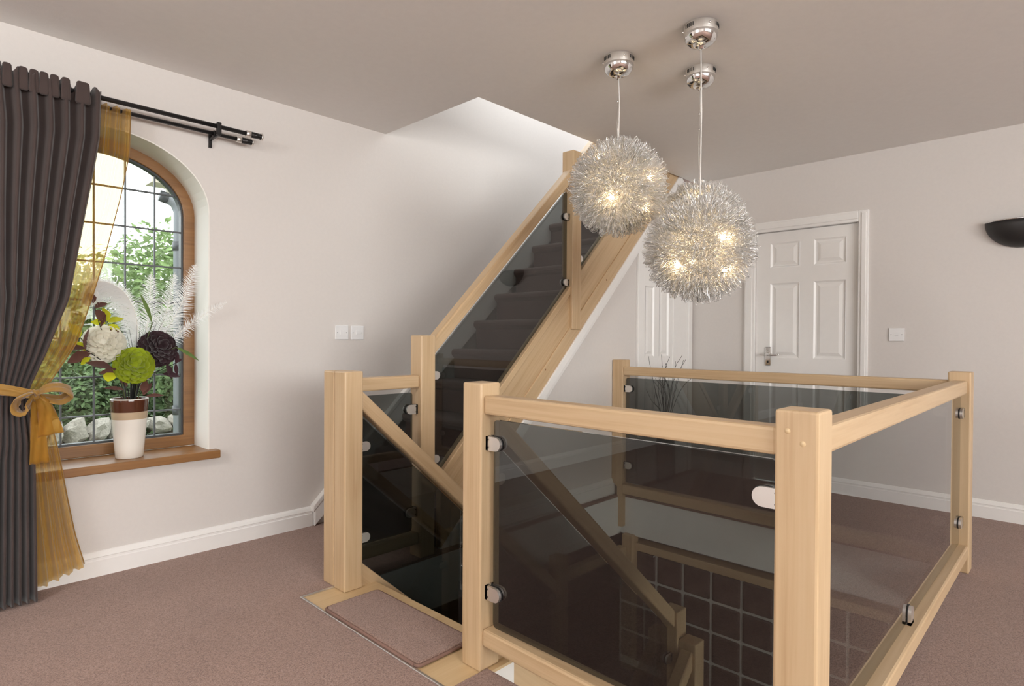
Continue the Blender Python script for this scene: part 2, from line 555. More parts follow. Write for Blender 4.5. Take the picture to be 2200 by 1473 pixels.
tag(boxes('wall_back', boxes_b, 'wall_paint'), 'cream painted end wall behind the photographer with a window', kind=S_)
XO, YO = 2.226, 2.405       # opening in the ceiling for the upper flight
tag(boxes('ceiling', [(XR - .2, XO, YF - .2, YA, H, H + .25), (XO, XB + .14, YF - .2, YO, H, H + .25)], 'ceiling_paint'),
    'matt off-white ceiling cut away over the upper stair', kind=S_)
# loft over the upper flight: sloping side is simplified to plain walls with a roof window
tag(boxes('wall_upper', [(XO - .1, XO, YO - .1, YA, H + .25, 3.35), (XO, 5.9, YO - .1, YO, H + .25, 3.35), (5.8, 5.9, YO, YA, 2.4, 3.35)], 'wall_paint'),
    'cream walls of the stairwell on the floor above', kind=S_)
tag(boxes('ceiling_upper', [(XO, 2.75, YO, YA, 3.25, 3.35), (5.25, 5.8, YO, YA, 3.25, 3.35)], 'ceiling_paint'), 'ceiling of the floor above beside the roof window', kind=S_)
tag(box('floor_upper', 4.44, 5.8, YO, YA, 2.45, 2.652, 'carpet_rose'), 'carpeted floor at the head of the upper stair', kind=S_)
for i, (ax, c, u0, u1, z0, z1) in enumerate((('y', YF - .1, -1.7, 2.5, .9, 2.34), ('x', XR - .1, 0.2, 1.8, .35, 2.15))):
    w = thing('window_%d' % (i + 2), (0, 0, 0), ('wide white framed window behind the photographer', 'white framed window in the end wall behind the photographer')[i], None, kind=S_)
    bars_ = []
    for t in range(4):
        uu = u0 + (u1 - u0) * t / 3
        a, b_ = max(u0, uu - .03), min(u1, uu + .03)
        bars_.append((a, b_, z0, z1))
    bars_ += [(u0, u1, z0, z0 + .06), (u0, u1, z1 - .06, z1)]
    for a, b_, q, r_ in bars_:
        if ax == 'y': box('frame_bar', a, b_, c - .03, c + .03, q, r_, 'white_gloss', w)
        else: box('frame_bar', c - .03, c + .03, a, b_, q, r_, 'white_gloss', w)

# carpet, floor edge, lower storey
HX0, HX1, HY0, HY1 = 1.385, 3.60, 0.49, 2.385
flo = boxes('floor', [(XR, 1.215, YF, YA, -.012, 0), (1.215, HX0, YF, 1.44, -.012, 0), (1.215, XB, HY1 + .005, YA, -.012, 0),
                      (HX0, XB, YF, HY0, -.012, 0), (HX1, XB, HY0, HY1 + .005, -.012, 0)], 'carpet_rose')
tag(flo, 'speckled rose-brown carpet covering the landing', kind=S_)
tag(boxes('trim_2', [(XR, HX0, YF, YA, -.27, -.013), (HX0, 1.515, 1.44, HY1, -.27, -.013), (HX0, XB, HY1, YA, -.27, -.013),
                     (HX0, XB, YF, HY0, -.27, -.013), (HX1, XB, HY0, HY1, -.27, -.013)], 'fascia_white'),
    'white painted edge of the landing floor inside the stairwell', kind=S_)
tag(box('floor_lower', -1.5, 7.5, -2.2, YA, -2.66, -2.6, 'carpet_stair'), 'dark carpet of the storey below', kind=S_)
tag(boxes('wall_lower', [(-1.6, -1.5, -2.2, YA, -2.6, -.27), (7.5, 7.6, -2.2, YA, -2.6, -.27), (-1.5, 7.5, -2.3, -2.2, -2.6, -.27), (-1.5, 7.5, YA, YA + .1, -2.6, -.27)],
          'lower_wall'), 'dim walls of the storey below', kind=S_)
tag(boxes('ceiling_lower', [(XB, 7.6, YF, YA, -.30, -.27)], 'lower_wall'), 'ceiling of the storey below', kind=S_)
# wooden nosing plate, metal edging strips at the head of the lower flight
tag(slab('trim_3', [(1.215, 1.42), (1.53, 1.42), (1.53, 2.395), (1.215, 2.395)], 'z', -.012, -.002, 'maple_plate'), 'pale wooden board at the head of the stairs going down', kind=S_)
tag(box('trim_4', 1.208, 1.219, 1.44, 2.40, -.004, 0.003, 'aluminium_strip', bevel=.002), 'thin metal carpet strip along the wooden board', kind=S_)
tag(box('trim_5', 1.215, 1.40, 2.389, 2.401, -.004, 0.003, 'aluminium_strip', bevel=.002), 'short metal carpet strip beside the double newel post', kind=S_)


def skirting(name, pts_path, label):
    """moulded skirting board: profile swept along straight runs, (axis, c, u0, u1, sign)"""
    prof = [(0, 0), (.02, 0), (.02, .072), (.016, .076), (.016, .084), (.019, .088), (.012, .102), (.006, .110), (0, .112)]
    axis, c, u0, u1, sg = pts_path
    V, Fc = [], []
    n = len(prof)
    for u in (u0, u1):
        for d, z in prof:
            V.append((u, c + sg * d, z) if axis == 'y' else (c + sg * d, u, z))
    Fc = [tuple(range(n)), tuple(range(2 * n - 1, n - 1, -1))] + [(i, (i + 1) % n, n + (i + 1) % n, n + i) for i in range(n)]
    return tag(mesh(name, V, Fc, 'white_gloss', recentre=False), label, kind=S_)


skirting('baseboard_left', ('y', YA, XR, 1.72, -1), 'white moulded skirting board under the arched window')
skirting('baseboard_right', ('x', XB, YF, 1.12, -1), 'white moulded skirting board along the wall with the black wall light')
skirting('baseboard_corner', ('x', XB, 1.995, 2.44, -1), 'short white skirting board between the two white doors')
skirting('baseboard_understairs', ('y', 2.445, 1.99, 3.866, -1), 'white skirting board under the sloping stair string')

# ---- arched window
win = thing('window_1', (WC, YA + .2, SILL), 'arched leaded window with a brown wooden frame', None, kind=S_)
ringslab('frame', arch(0.0), arch(0.058, bottom=SILL + .058), 'y', YA + .2, YA + .27, 'oak_brown', win, bevel=.005)
ringslab('inner_bead', arch(0.058, bottom=SILL + .058), arch(0.068, bottom=SILL + .068), 'y', YA + .215, YA + .25, 'pvc_dark', win)
gl = slab('pane', arch(0.06, bottom=SILL + .06), 'y', YA + .228, YA + .234, 'clear_glass', win)
for k in range(-3, 4):
    x = WC + .003 + k * .132
    if abs(x - WC) < WA - .07:
        zt = WZ + (WB - .07) * math.sqrt(max(0, 1 - ((x - WC) / (WA - .07)) ** 2))
        box('lead_bar', x - .0035, x + .0035, YA + .224, YA + .238, SILL + .06, zt, 'lead', win)
for k in range(8):
    z = .709 + (k - 0) * .188
    hw = WA - .068 if z < WZ else (WA - .068) * math.sqrt(max(0, 1 - ((z - WZ) / (WB - .068)) ** 2))
    if z < WZ + WB - .07:
        box('lead_bar', WC - hw, WC + hw, YA + .2235, YA + .2385, z - .0035, z + .0035, 'lead', win)
sill = tag(box('window_sill', .18, 1.193, 3.222, YA + .2, SILL - .04, SILL, 'oak_brown', bevel=.004),
           'brown wooden window sill carrying the vase', 'window sill')


# ---- six-panel door leaf parts
def door_panel(name, axis, c, u0, u1, z0, z1, sg, parent, ztop=None):
    """raised and fielded panel: sunk moulding then a raised field.  sg = direction the face looks"""
    zt = ztop or (lambda u: z1)
    def ring(d):
        return [(u0 + d, z0 + d), (u1 - d, z0 + d), (u1 - d, zt(u1 - d) - d), (u0 + d, zt(u0 + d) - d)]
    lv = [(0, 0.0015), (.012, -.009), (.022, -.009), (.045, -.001)]
    V, Fc = [], []
    for d, hgt in lv:
        V += [to3(axis, u, z, c + sg * hgt) for u, z in ring(d)]
    for k in range(len(lv) - 1):
        for i in range(4):
            Fc.append((4 * k + i, 4 * k + (i + 1) % 4, 4 * k + 4 + (i + 1) % 4, 4 * k + 4 + i))
    Fc.append((12, 13, 14, 15))
    return mesh(name, V, Fc, 'white_gloss', None, parent)


def leaf_with_holes(name, axis, c0, c1, u0, u1, z0, z1, holes, parent):
    """flat leaf: a grid of boxes leaving the panel openings out"""
    us = sorted({u0, u1, *[h[0] for h in holes], *[h[1] for h in holes]})
    zs = sorted({z0, z1, *[h[2] for h in holes], *[h[3] for h in holes]})
    V, Fc = [], []
    for a, b_ in zip(us, us[1:]):
        for q, r_ in zip(zs, zs[1:]):
            mu, mz = (a + b_) / 2, (q + r_) / 2
            inside = any(h[0] < mu < h[1] and h[2] < mz < h[3] for h in holes)
            lo = c0 if not inside else None
            if inside: continue
            if axis == 'x': v, f = box_geo(c0, c1, a, b_, q, r_, off=len(V))
            else: v, f = box_geo(a, b_, c0, c1, q, r_, off=len(V))
            V += v; Fc += f
    return mesh(name, V, Fc, 'white_gloss', None, parent)


d2 = thing('door_2', (XB, 1.55, 0), 'white six-panel door with a chrome lever handle', None, kind=S_)
holes = []
for (a, b_) in ((1.585, 1.80), (1.27, 1.485)):
    holes += [(a, b_, 1.65, 1.84), (a, b_, .957, 1.53), (a, b_, .22, .83)]
leaf_with_holes('leaf', 'x', XB + .02, XB + .055, DR, DL, .005, 1.92, holes, d2)
for a, b_, q, r_ in holes: door_panel('panel', 'x', XB + .021, a, b_, q, r_, -1, d2)
# casing
for (a, b_, q, r_, nm) in ((DL, 1.993, 0, 2.003, 'casing'), (1.122, DR, 0, 2.003, 'casing'), (DR, DL, 1.925, 2.003, 'casing')):
    box(nm, XB - .018, XB + .012, a, b_, q, r_, 'white_gloss', d2, bevel=.005)
    ia, ib = (a + .012, b_ - .012)
    if nm == 'casing' and q == 0:
        box('casing_bead', XB - .026, XB - .016, a + .02 if a > 1.5 else a + .012, b_ - .012 if a > 1.5 else b_ - .02, 0, 1.985, 'white_gloss', d2, bevel=.004)
    else:
        box('casing_bead', XB - .026, XB - .016, a, b_, q + .02, r_ - .014, 'white_gloss', d2, bevel=.004)
box('door_stop', XB + .012, XB + .02, DR, DR + .014, 0, 1.925, 'white_gloss', d2)
hd = box('handle', XB + .012, XB + .02, 1.79, 1.832, .895, 1.04, 'chrome', d2, bevel=.003)
tube('lever', [(XB + .01, 1.811, .985), (XB - .035, 1.811, .985), (XB - .045, 1.80, .985), (XB - .045, 1.76, .979), (XB - .045, 1.725, .980), (XB - .043, 1.705, .988)], [.009, .009, .009, .008, .007, .005], 'chrome', hd)
lathe('rose', [(.014, 0), (.014, .012), (.010, .016), (0, .016)], (XB + .012, 1.811, .985), 'chrome', hd, n=16, axis=(-1, 0, 0))
box('keyhole', XB + .010, XB + .0125, 1.806, 1.816, .915, .935, 'slot_black', hd)


# ---- understairs wall, cupboard door
def zt_up(x): return .409 + .978 * (x - 1.992)          # top of the outer string
def zb_up(x): return zt_up(x) - .40                      # bottom of the outer string


UW = 2.445
uw_top = lambda x: min(H, zb_up(x) - .04)
DX0, DX1, DX2, DX3 = 3.867, 3.945, 4.402, 4.70
pts = [(2.03, 0), (DX1, 0), (DX1, uw_top(DX1) - .13), (DX2, uw_top(DX2) - .13), (DX2, 0), (XB, 0), (XB, H), (4.44, H), (2.06, max(0.01, uw_top(2.06)))]
tag(slab('wall_understairs', pts, 'y', UW, UW + .03, 'wall_paint'), 'cream triangular wall under the upper stair', kind=S_)
d1 = thing('door_1', (4.2, UW, 0), 'narrow white cupboard door under the stair', None, kind=S_)
zl = lambda x: uw_top(x) - .135
hol = [(3.985, 4.115, .2, .80), (4.19, 4.335, .2, .80), (3.985, 4.115, .96, 1.50), (4.19, 4.335, .96, 1.66)]
leaf_with_holes('leaf', 'y', UW - .006, UW + .025, DX1, DX2, .005, 1.58, [h if h[3] < 1.58 else (h[0], h[1], h[2], 1.58) for h in hol], d1)
slab('leaf_head', [(DX1, 1.58), (4.19, 1.58), (4.19, zl(4.19)), (DX1, zl(DX1))], 'y', UW - .006, UW + .025, 'white_gloss', d1)
slab('leaf_head', [(4.19, 1.66), (4.335, 1.66), (4.335, zl(4.335)), (4.19, zl(4.19))], 'y', UW - .006, UW + .025, 'white_gloss', d1)
slab('leaf_head', [(4.335, 1.58), (DX2, 1.58), (DX2, zl(DX2)), (4.335, zl(4.335))], 'y', UW - .006, UW + .025, 'white_gloss', d1)
for a, b_, q, r_ in hol: door_panel('panel', 'y', UW - .006, a, b_, q, r_, -1, d1)
slab('casing', [(DX0, 0), (DX1, 0), (DX1, uw_top(DX1) - .02), (DX0, uw_top(DX0) - .02)], 'y', UW - .022, UW, 'white_gloss', d1, bevel=.004)
slab('casing', [(DX2, 0), (DX3 - .06, 0), (DX3 - .06, uw_top(DX3 - .06) - .02), (DX2, uw_top(DX2) - .02)], 'y', UW - .012, UW, 'white_gloss', d1, bevel=.003)
slab('casing_bead', [(DX3 - .06, 0), (DX3, 0), (DX3, uw_top(DX3) - .02), (DX3 - .06, uw_top(DX3 - .06) - .02)], 'y', UW - .024, UW, 'white_gloss', d1, bevel=.004)
slab('casing_head', [(DX1, zl(DX1)), (DX2, zl(DX2)), (DX2, uw_top(DX2) - .02), (DX1, uw_top(DX1) - .02)], 'y', UW - .022, UW, 'white_gloss', d1, bevel=.004)

# ================================================================== STAIRS
UPA = math.atan(.978)
st = thing('staircase', (1.93, 2.85, 0), 'carpeted stair climbing along the cream wall to the floor above', 'staircase')


def step_profile(xn, zt, going, rise, sg=1, last=None):
    """carpeted step: riser under a bull-nosed tread (sg=+1 climbs towards +x)"""
    p = [(.022, -rise), (.022, -.062), (.006, -.052), (-.004, -.036), (-.004, -.020), (.003, -.006), (.018, 0), (going + .04, 0), (going + .04, -rise)]
    return [(xn + sg * a, zt + b_) for a, b_ in p]


GO, RI = .2085, .204
for n in range(1, 13):
    slab('step', step_profile(1.71 + GO * n, RI * n, GO, RI), 'y', 2.475, 3.238, 'carpet_stair', st, bevel=.006)


def slope_board(name, x0, x1, top, bot, y0, y1, material, parent, clip=None, bevel=.004):
    q = [(x0, bot(x0)), (x1, bot(x1)), (x1, top(x1)), (x0, top(x0))]
    if clip is not None:
        xt = next((x0 + i * .002 for i in range(3000) if top(x0 + i * .002) >= clip), x1)
        xb = next((x0 + i * .002 for i in range(3000) if bot(x0 + i * .002) >= clip), x1)
        q = [(x0, bot(x0)), (xb, clip), (xt, clip), (x0, top(x0))]
    q = [(u, max(v, .0)) if v < 0 and top(x0) > 0 and parent is st else (u, v) for u, v in q]
    return slab(name, q, 'y', y0, y1, material, parent, bevel=bevel, rot=UPA if top(1) > top(0) else -math.atan(.909))


slope_board('outer_string', 1.99, 4.6, lambda x: zt_up(x) - .05, zb_up, 2.418, 2.462, 'maple', st, clip=2.62)
slope_board('base_rail', 1.92, 4.6, zt_up, lambda x: zt_up(x) - .055, 2.408, 2.472, 'maple', st, clip=2.62)
slope_board('string_cover', 2.05, 4.6, lambda x: zb_up(x) + .135, lambda x: zb_up(x) + .012, 2.408, 2.419, 'maple', st, clip=2.39)
slope_board('moulding', 2.05, 4.6, lambda x: zb_up(x) + .015, lambda x: zb_up(x) - .055, 2.398, 2.444, 'white_gloss', st, clip=2.395)
slope_board('moulding', 2.12, 4.6, lambda x: zb_up(x) - .055, lambda x: zb_up(x) - .105, 2.420, 2.4445, 'white_gloss', st, clip=2.395)
zw = lambda x: .105 + .978 * (x - 1.725)
slope_board('wall_string', 1.725, 4.5, lambda x: zw(x) + .005, lambda x: zw(x) - .30, 3.240, YA - .001, 'white_gloss', st)
slope_board('wall_string_bead', 1.715, 4.5, lambda x: zw(x) + .025, lambda x: zw(x) - .012, 3.236, YA - .001, 'white_gloss', st)

for (xx, zz) in ((3.433, 1.50), (2.798, .905)):
    lathe('dowel_plug', [(0, .0006), (.0055, .0006), (.006, 0)], (xx, 2.4078, zz), 'oak_brown', st, n=14, axis=(0, -1, 0))
# lower flight, half landing, return flight
sd = thing('staircase', (1.52, 1.9, -2.6), 'carpeted stairs going down into the well to a half landing', 'staircase')
DG, DRI = .22, .2
for k in range(1, 6):
    x = 1.52 + DG * k
    slab('step', [(x - DG - .02, -DRI * k), (x + .004, -DRI * k), (x + .004, -DRI * k - .03), (x - .02, -DRI * k - .05), (x - .02, -DRI * (k + 1)), (x - DG - .02, -DRI * (k + 1))], 'y', 1.53, 2.30, 'carpet_stair', sd, bevel=.005)
box('half_landing', 2.62, 3.60, .47, 2.36, -1.4, -1.2, 'carpet_stair', sd)
for k in range(1, 7):
    x = 2.62 - DG * k
    slab('step', [(x, -1.2 - DRI * k), (x + DG + .02, -1.2 - DRI * k), (x + DG + .02, -1.2 - DRI * (k + 1)), (x + .02, -1.2 - DRI * (k + 1)), (x + .02, -1.2 - DRI * k - .05), (x, -1.2 - DRI * k - .03)], 'y', .52, 1.31, 'carpet_stair', sd, bevel=.005)
zs = lambda x: .075 - .909 * (x - 1.487)
for y in (2.348, 1.485):
    slope_board('string', 1.45, 2.70, zs, lambda x: zs(x) - .30, y - .03, y + .03, 'maple', sd)
zr = lambda x: -1.2 + .075 - .909 * (2.66 - x)
for y in (1.395, .475):
    slab('string', [(1.30, zr(1.30) - .30), (2.68, zr(2.68) - .30), (2.68, zr(2.68)), (1.30, zr(1.30))], 'y', y - .025, y + .025, 'maple', sd, bevel=.004, rot=math.atan(.909))

# glass-block screen on the half landing
bw = thing('glass_block_screen', (3.64, 1.4, -1.2), 'dark glass-block screen with white joints and a wooden cap below the landing', 'glass wall')
NBY, BP = 9, .196
boxes('mortar', [(3.632, 3.690, 2.315 - BP * NBY - .006, 2.315, -1.2, -.372)], 'grout_white', bw)
bmesh_src = None
for r_ in range(4):
    for c_ in range(NBY):
        y1 = 2.309 - BP * c_; y0 = y1 - BP + .014
        z1 = -.378 - BP * r_; z0 = z1 - BP + .014
        if bmesh_src is None:
            bb = box('glass_block', 3.622, 3.70, y0, y1, z0, z1, 'block_glass', bw, bevel=.012, seg=2)
            bmesh_src = bb.data
        else:
            link('glass_block', bmesh_src, Matrix.Translation((3.661, (y0 + y1) / 2, (z0 + z1) / 2)), bw)
bar('cap', (3.66, 2.30, -.344), (3.66, .5, -.344), .11, .055, 'maple', bw)

# ================================================================== NEWEL POSTS
NW = .09


def newel(x, y, z0, z1, label, notch=None, w=NW):
    """square newel; notch=(axis, sign, z): below z only the half on that side continues (it laps over the floor edge)"""
    if notch is None:
        o = bar('newel_post', (x, y, z0), (x, y, z1), w, w, 'maple', bevel=.006)
        return tag(o, label, 'newel post', 'maple newel posts of the staircase')
    zc = notch
    bm = bmesh.new()
    # local X is up the post; outline swept across keeps one mesh
    h_ = w / 2
    prof = [(z0, -h_), (z0, .0), (zc - .03, .0), (zc, h_), (z1, h_), (z1, -h_)]
    V = [(p[0], p[1], -h_) for p in prof] + [(p[0], p[1], h_) for p in prof]
    n = len(prof)
    Fc = [tuple(range(n)), tuple(range(2 * n - 1, n - 1, -1))] + [(i, (i + 1) % n, n + (i + 1) % n, n + i) for i in range(n)]
    mw = Matrix(((0, 0, 1), (0, 1, 0), (1, 0, 0))).to_4x4()     # local x->z, y->y, z->x
    mw.translation = Vector((x, y, 0))
    o = mesh('newel_post', V, Fc, 'maple', mw, bevel=.005)
    return tag(o, label, 'newel post', 'maple newel posts of the staircase')


Z0 = .95
PF, FR, BR, BL = (1.396, 1.485), (1.374, .447), (3.572, .452), (3.605, 2.398)
PL, PK, P2, P3 = (1.408, 2.348), (1.408, 2.4395), (1.884, 2.438), (3.085, 2.438)
newel(*PF, -.002, Z0, 'maple newel post on the near side of the stairs going down')
FRP = newel(*FR, 0, Z0, 'nearest and largest maple newel post at the front right corner')
newel(*BR, 0, Z0, 'maple newel post at the far right corner of the stairwell')
newel(*BL, -.217, Z0, 'maple newel post at the far left of the stairwell, dropping below the floor', notch=.09)
newel(*PL, -.002, Z0, 'front one of the paired maple newel posts beside the mat')
newel(*PK, 0, Z0 - .001, 'rear one of the paired maple newel posts, closest to the window')
newel(*P2, 0, 1.11, 'maple newel post at the foot of the stair going up')
newel(*P3, 1.155, 2.302, 'tall maple newel post half way up the stair, behind the globe lamps', notch=1.50)
newel(2.714, 1.485, -1.2, -.235, 'maple newel post at the half landing, carrying the lower handrail')
newel(2.722, 1.394, -1.2, -.366, 'shorter maple newel post at the half landing, nearest the camera')
newel(3.60, 2.31, -1.2, -.262, 'maple newel post at the corner of the glass-block screen', w=.085)
newel(2.86, 2.348, -1.2, -.235, 'maple newel post at the far side of the half landing')

# peg plugs on the front right newel
for (yy, zz) in ((.465, .905), (.434, .881)):
    lathe('dowel_plug', [(0, .0005), (.0060, .0005), (.0062, 0)], (FR[0] - .0450, yy, zz), 'maple_plate', FRP, n=16, axis=(-1, 0, 0))

# ================================================================== BALUSTRADES
GT = .010    # glass thickness


def clamp(parent, p, axis, d, length=.066, ht=.046):
    """D-shaped steel glass clamp.  p: where it meets the post (on the glass centre plane), axis: normal of the pane,
    d: unit vector (in the pane) from the post into the glass"""
    p = Vector(p); d = Vector(d)
    nrm = Vector((1, 0, 0)) if axis == 'x' else Vector((0, 1, 0))
    s = nrm.cross(d)
    r = ht / 2
    out = [(0, -r), (length - r, -r)] + [(length - r + r * math.sin(t), -r * math.cos(t)) for t in [math.pi * i / 10 for i in range(1, 10)]] + [(length - r, r), (0, r)]
    mw = Matrix((d, s, nrm)).transposed().to_4x4(); mw.translation = p

    def plate(nm, c0, c1, m_, sc=1.0, par=None, bev=0.0):
        n = len(out)
        o2 = [(u * sc if u > 0 else u, v * sc) for u, v in out]
        V = [(u, v, c0) for u, v in o2] + [(u, v, c1) for u, v in o2]
        Fc = [tuple(range(n)), tuple(range(2 * n - 1, n - 1, -1))] + [(i, (i + 1) % n, n + (i + 1) % n, n + i) for i in range(n)]
        return mesh(nm, V, Fc, m_, mw, par, bevel=bev, recentre=False)
    g = GT / 2
    bm = bmesh.new()
    n = len(out)

    def add(o2, c0, c1, mi):
        vs = [bm.verts.new((u, v, c0)) for u, v in o2] + [bm.verts.new((u, v, c1)) for u, v in o2]
        fs = [tuple(range(n)), tuple(range(2 * n - 1, n - 1, -1))] + [(i, (i + 1) % n, n + (i + 1) % n, n + i) for i in range(n)]
        for f in fs:
            q = bm.faces.new([vs[i] for i in f]); q.material_index = mi
    add(out, g + .003, g + .013, 0); add(out, -g - .013, -g - .003, 0)
    o3 = [(u * 1.04 + .001, v * 1.04) for u, v in out]
    add(o3, g + .0004, g + .003, 1); add(o3, -g - .003, -g - .0004, 1)
    # web against the post, two screws
    w = [(-.0, -r), (.010, -r), (.010, r), (0, r)]
    vs = [bm.verts.new((u, v, c)) for c in (-g - .013, g + .013) for u, v in w]
    for f in ((0, 1, 2, 3), (7, 6, 5, 4), (0, 4, 5, 1), (1, 5, 6, 2), (2, 6, 7, 3), (3, 7, 4, 0)):
        bm.faces.new([vs[i] for i in f])
    for sg in (-1, 1):
        for vv in (-.4, .4):
            c0 = sg * (g + .0131); c1 = sg * (g + .0145)
            ring0 = [bm.verts.new((.012 + .003 * math.cos(t), vv * ht * .7 + .003 * math.sin(t), c1)) for t in [i * .7854 for i in range(8)]]
            q = bm.faces.new(ring0); q.material_index = 1
    return from_bm('clamp', bm, ['steel_brushed', 'rubber_black'], mw, parent, recentre=False)


def rect(u0, u1, v0, v1): return [(u0, v0), (u1, v0), (u1, v1), (u0, v1)]


def balustrade(loc, label):
    return thing('balustrade', loc, label, 'balustrade', 'maple and tinted glass balustrades')


# front, across the picture
b1 = balustrade((1.385, .97, 0), 'front balustrade with a smoked glass pane, nearest the camera')
bar('handrail', (PF[0], PF[1] - .045, .878), (FR[0], FR[1] + .045, .878), .064, .062, 'maple', b1, bevel=.008)
bar('bottom_rail', (PF[0] + .003, PF[1] - .045, .110), (FR[0] + .003, FR[1] + .045, .110), .075, .058, 'maple', b1, bevel=.008)
g1 = slab('glass_panel', rounded(rect(.505, 1.415, .146, .83), .018), 'x', 1.386, 1.386 + GT, 'tinted_glass', b1)
for z in (.752, .258):
    clamp(g1, (1.391, PF[1] - .045, z), 'x', (0, -1, 0)); clamp(g1, (1.391, FR[1] + .045, z - .008), 'x', (0, 1, 0))
# right
b2 = balustrade((2.47, .45, 0), 'right-hand balustrade with a smoked glass pane along the carpet')
bar('handrail', (FR[0] + .045, FR[1], .878), (BR[0] - .045, BR[1], .878), .064, .062, 'maple', b2, bevel=.008)
bar('bottom_rail', (FR[0] + .045, FR[1], .105), (BR[0] - .045, BR[1], .105), .085, .058, 'maple', b2, bevel=.008)
g2 = slab('glass_panel', rounded(rect(1.437, 3.512, .140, .836), .018), 'y', .449 - GT / 2, .449 + GT / 2, 'tinted_glass', b2)
for z in (.757, .243):
    clamp(g2, (BR[0] - .045, .449, z), 'y', (-1, 0, 0)); clamp(g2, (FR[0] + .045, .449, z), 'y', (1, 0, 0))
clamp(g2, (2.42, .449, .134), 'y', (0, 0, 1), length=.06, ht=.045)
# back
b3 = balustrade((3.59, 1.4, 0), 'far balustrade with a smoked glass pane in front of the doors')
bar('handrail', (BL[0] - .01, BL[1] - .045, .873), (BR[0] + .005, BR[1] + .045, .878), .064, .060, 'maple', b3, bevel=.008)
bar('bottom_rail', (BL[0] - .012, BL[1] - .045, .050), (BR[0] + .005, BR[1] + .045, .046), .07, .068, 'maple', b3, bevel=.008)
g3 = slab('glass_panel', rounded(rect(.512, 2.342, .095, .825), .018), 'x', 3.586, 3.586 + GT, 'tinted_glass', b3)
for z in (.75, .215):
    clamp(g3, (3.591, BL[1] - .045, z), 'x', (0, -1, 0)); clamp(g3, (3.591, BR[1] + .045, z), 'x', (0, 1, 0))
# short return between the paired newels and the foot of the upper stair
b4 = balustrade((1.65, 2.44, 0), 'short level balustrade between the paired newels and the upper stair')
bar('handrail', (PK[0] + .045, PK[1], .880), (P2[0] - .045, P2[1], .880), .064, .062, 'maple', b4, bevel=.008)
bar('bottom_rail', (PK[0] + .045, PK[1], .10), (P2[0] - .045, P2[1], .10), .064, .06, 'maple', b4, bevel=.008)
g4 = slab('glass_panel', rounded(rect(1.474, 1.815, .135, .826), .018), 'y', 2.438 - GT / 2, 2.438 + GT / 2, 'tinted_glass', b4)
for z in (.742, .23):
    clamp(g4, (P2[0] - .045, 2.438, z), 'y', (-1, 0, 0))
# up the stair, lower bay
b5 = balustrade((2.5, 2.44, .9), 'sloping balustrade with smoked glass in front of the upper stair treads')
zh = lambda x: 1.100 + .978 * (x - 1.937)
zhb = lambda x: zh(x) - .088


def slope_rail(par, x0, x1, top, y, w=.064, th=.086, slope=.978):
    return slab('handrail', [(x0, top(x0) - th), (x1, top(x1) - th), (x1, top(x1)), (x0, top(x0))], 'y', y - w / 2, y + w / 2, 'maple', par, bevel=.008, rot=math.atan(slope))


slope_rail(b5, P2[0] + .045, P3[0] - .045, zh, 2.438)
gq = lambda x0, x1: [(x0, zt_up(x0) + .003), (x1, zt_up(x1) + .003), (x1, zh(x1) - .118), (x0, zh(x0) - .118)]
g5 = slab('glass_panel', rounded(gq(1.945, 3.028), .016), 'y', 2.438 - GT / 2, 2.438 + GT / 2, 'tinted_glass', b5)
for x, z, s in ((P2[0] + .045, .905, 1), (P2[0] + .045, .475, 1), (P3[0] - .045, 1.875, -1), (P3[0] - .045, 1.455, -1)):
    clamp(g5, (x, 2.438, z), 'y', (s, 0, 0), length=.052, ht=.042)
b6 = balustrade((3.6, 2.44, 2.0), 'upper bay of the sloping balustrade, behind the globe lamps')
slope_rail(b6, P3[0] + .045, 4.40, zh, 2.438)
g6 = slab('glass_panel', rounded(gq(3.14, 4.38), .016), 'y', 2.438 - GT / 2, 2.438 + GT / 2, 'tinted_glass', b6)
clamp(g6, (P3[0] + .045, 2.438, 1.62), 'y', (1, 0, 0), length=.052, ht=.042)
# down the stair, both sides
for (y, p, q, lab) in ((2.348, PL[0], 2.86, 'sloping balustrade going down from the paired newel posts'), (1.485, PF[0], 2.714, 'sloping balustrade going down behind the front glass pane')):
    bd = balustrade(((p + q) / 2, y, 0), lab)
    top = (lambda x: .839 - .909 * (x - 1.484)) if y > 2 else (lambda x: .820 - .883 * (x - 1.484))
    slope_rail(bd, p + .045, q - .045, top, y, slope=-.9)
    gz = lambda x, t=top: t(x) - .108
    g = slab('glass_panel', rounded([(p + .055, zs(p + .055) + .004), (q - .075, zs(q - .075) + .004), (q - .075, gz(q - .075)), (p + .055, gz(p + .055))], .016), 'y', y - GT / 2, y + GT / 2, 'tinted_glass', bd)
    for z in (.612, .205): clamp(g, (p + .045, y, z), 'y', (1, 0, 0), length=.055, ht=.042)
    for z in (-.46, -.85): clamp(g, (q - .045, y, z), 'y', (-1, 0, 0), length=.055, ht=.042)
bl = balustrade((2.0, 1.395, -1), 'lowest sloping balustrade going down from the half landing')
topl = lambda x: -.40 - .909 * (2.677 - x)
slab('handrail', [(1.5, topl(1.5) - .086), (2.677, topl(2.677) - .086), (2.677, topl(2.677)), (1.5, topl(1.5))], 'y', 1.394 - .032, 1.394 + .032, 'maple', bl, bevel=.008, rot=math.atan(.909))
slab('glass_panel', rounded([(1.55, zr(1.55) + .01), (2.65, zr(2.65) + .01), (2.65, topl(2.65) - .12), (1.55, topl(1.55) - .12)], .016), 'y', 1.394 - GT / 2, 1.394 + GT / 2, 'tinted_glass', bl)
bh = balustrade((3.2, 2.348, -1.2), 'level balustrade along the far side of the half landing')
bar('handrail', (2.905, 2.348, -.37), (3.557, 2.34, -.37), .062, .06, 'maple', bh, bevel=.008)
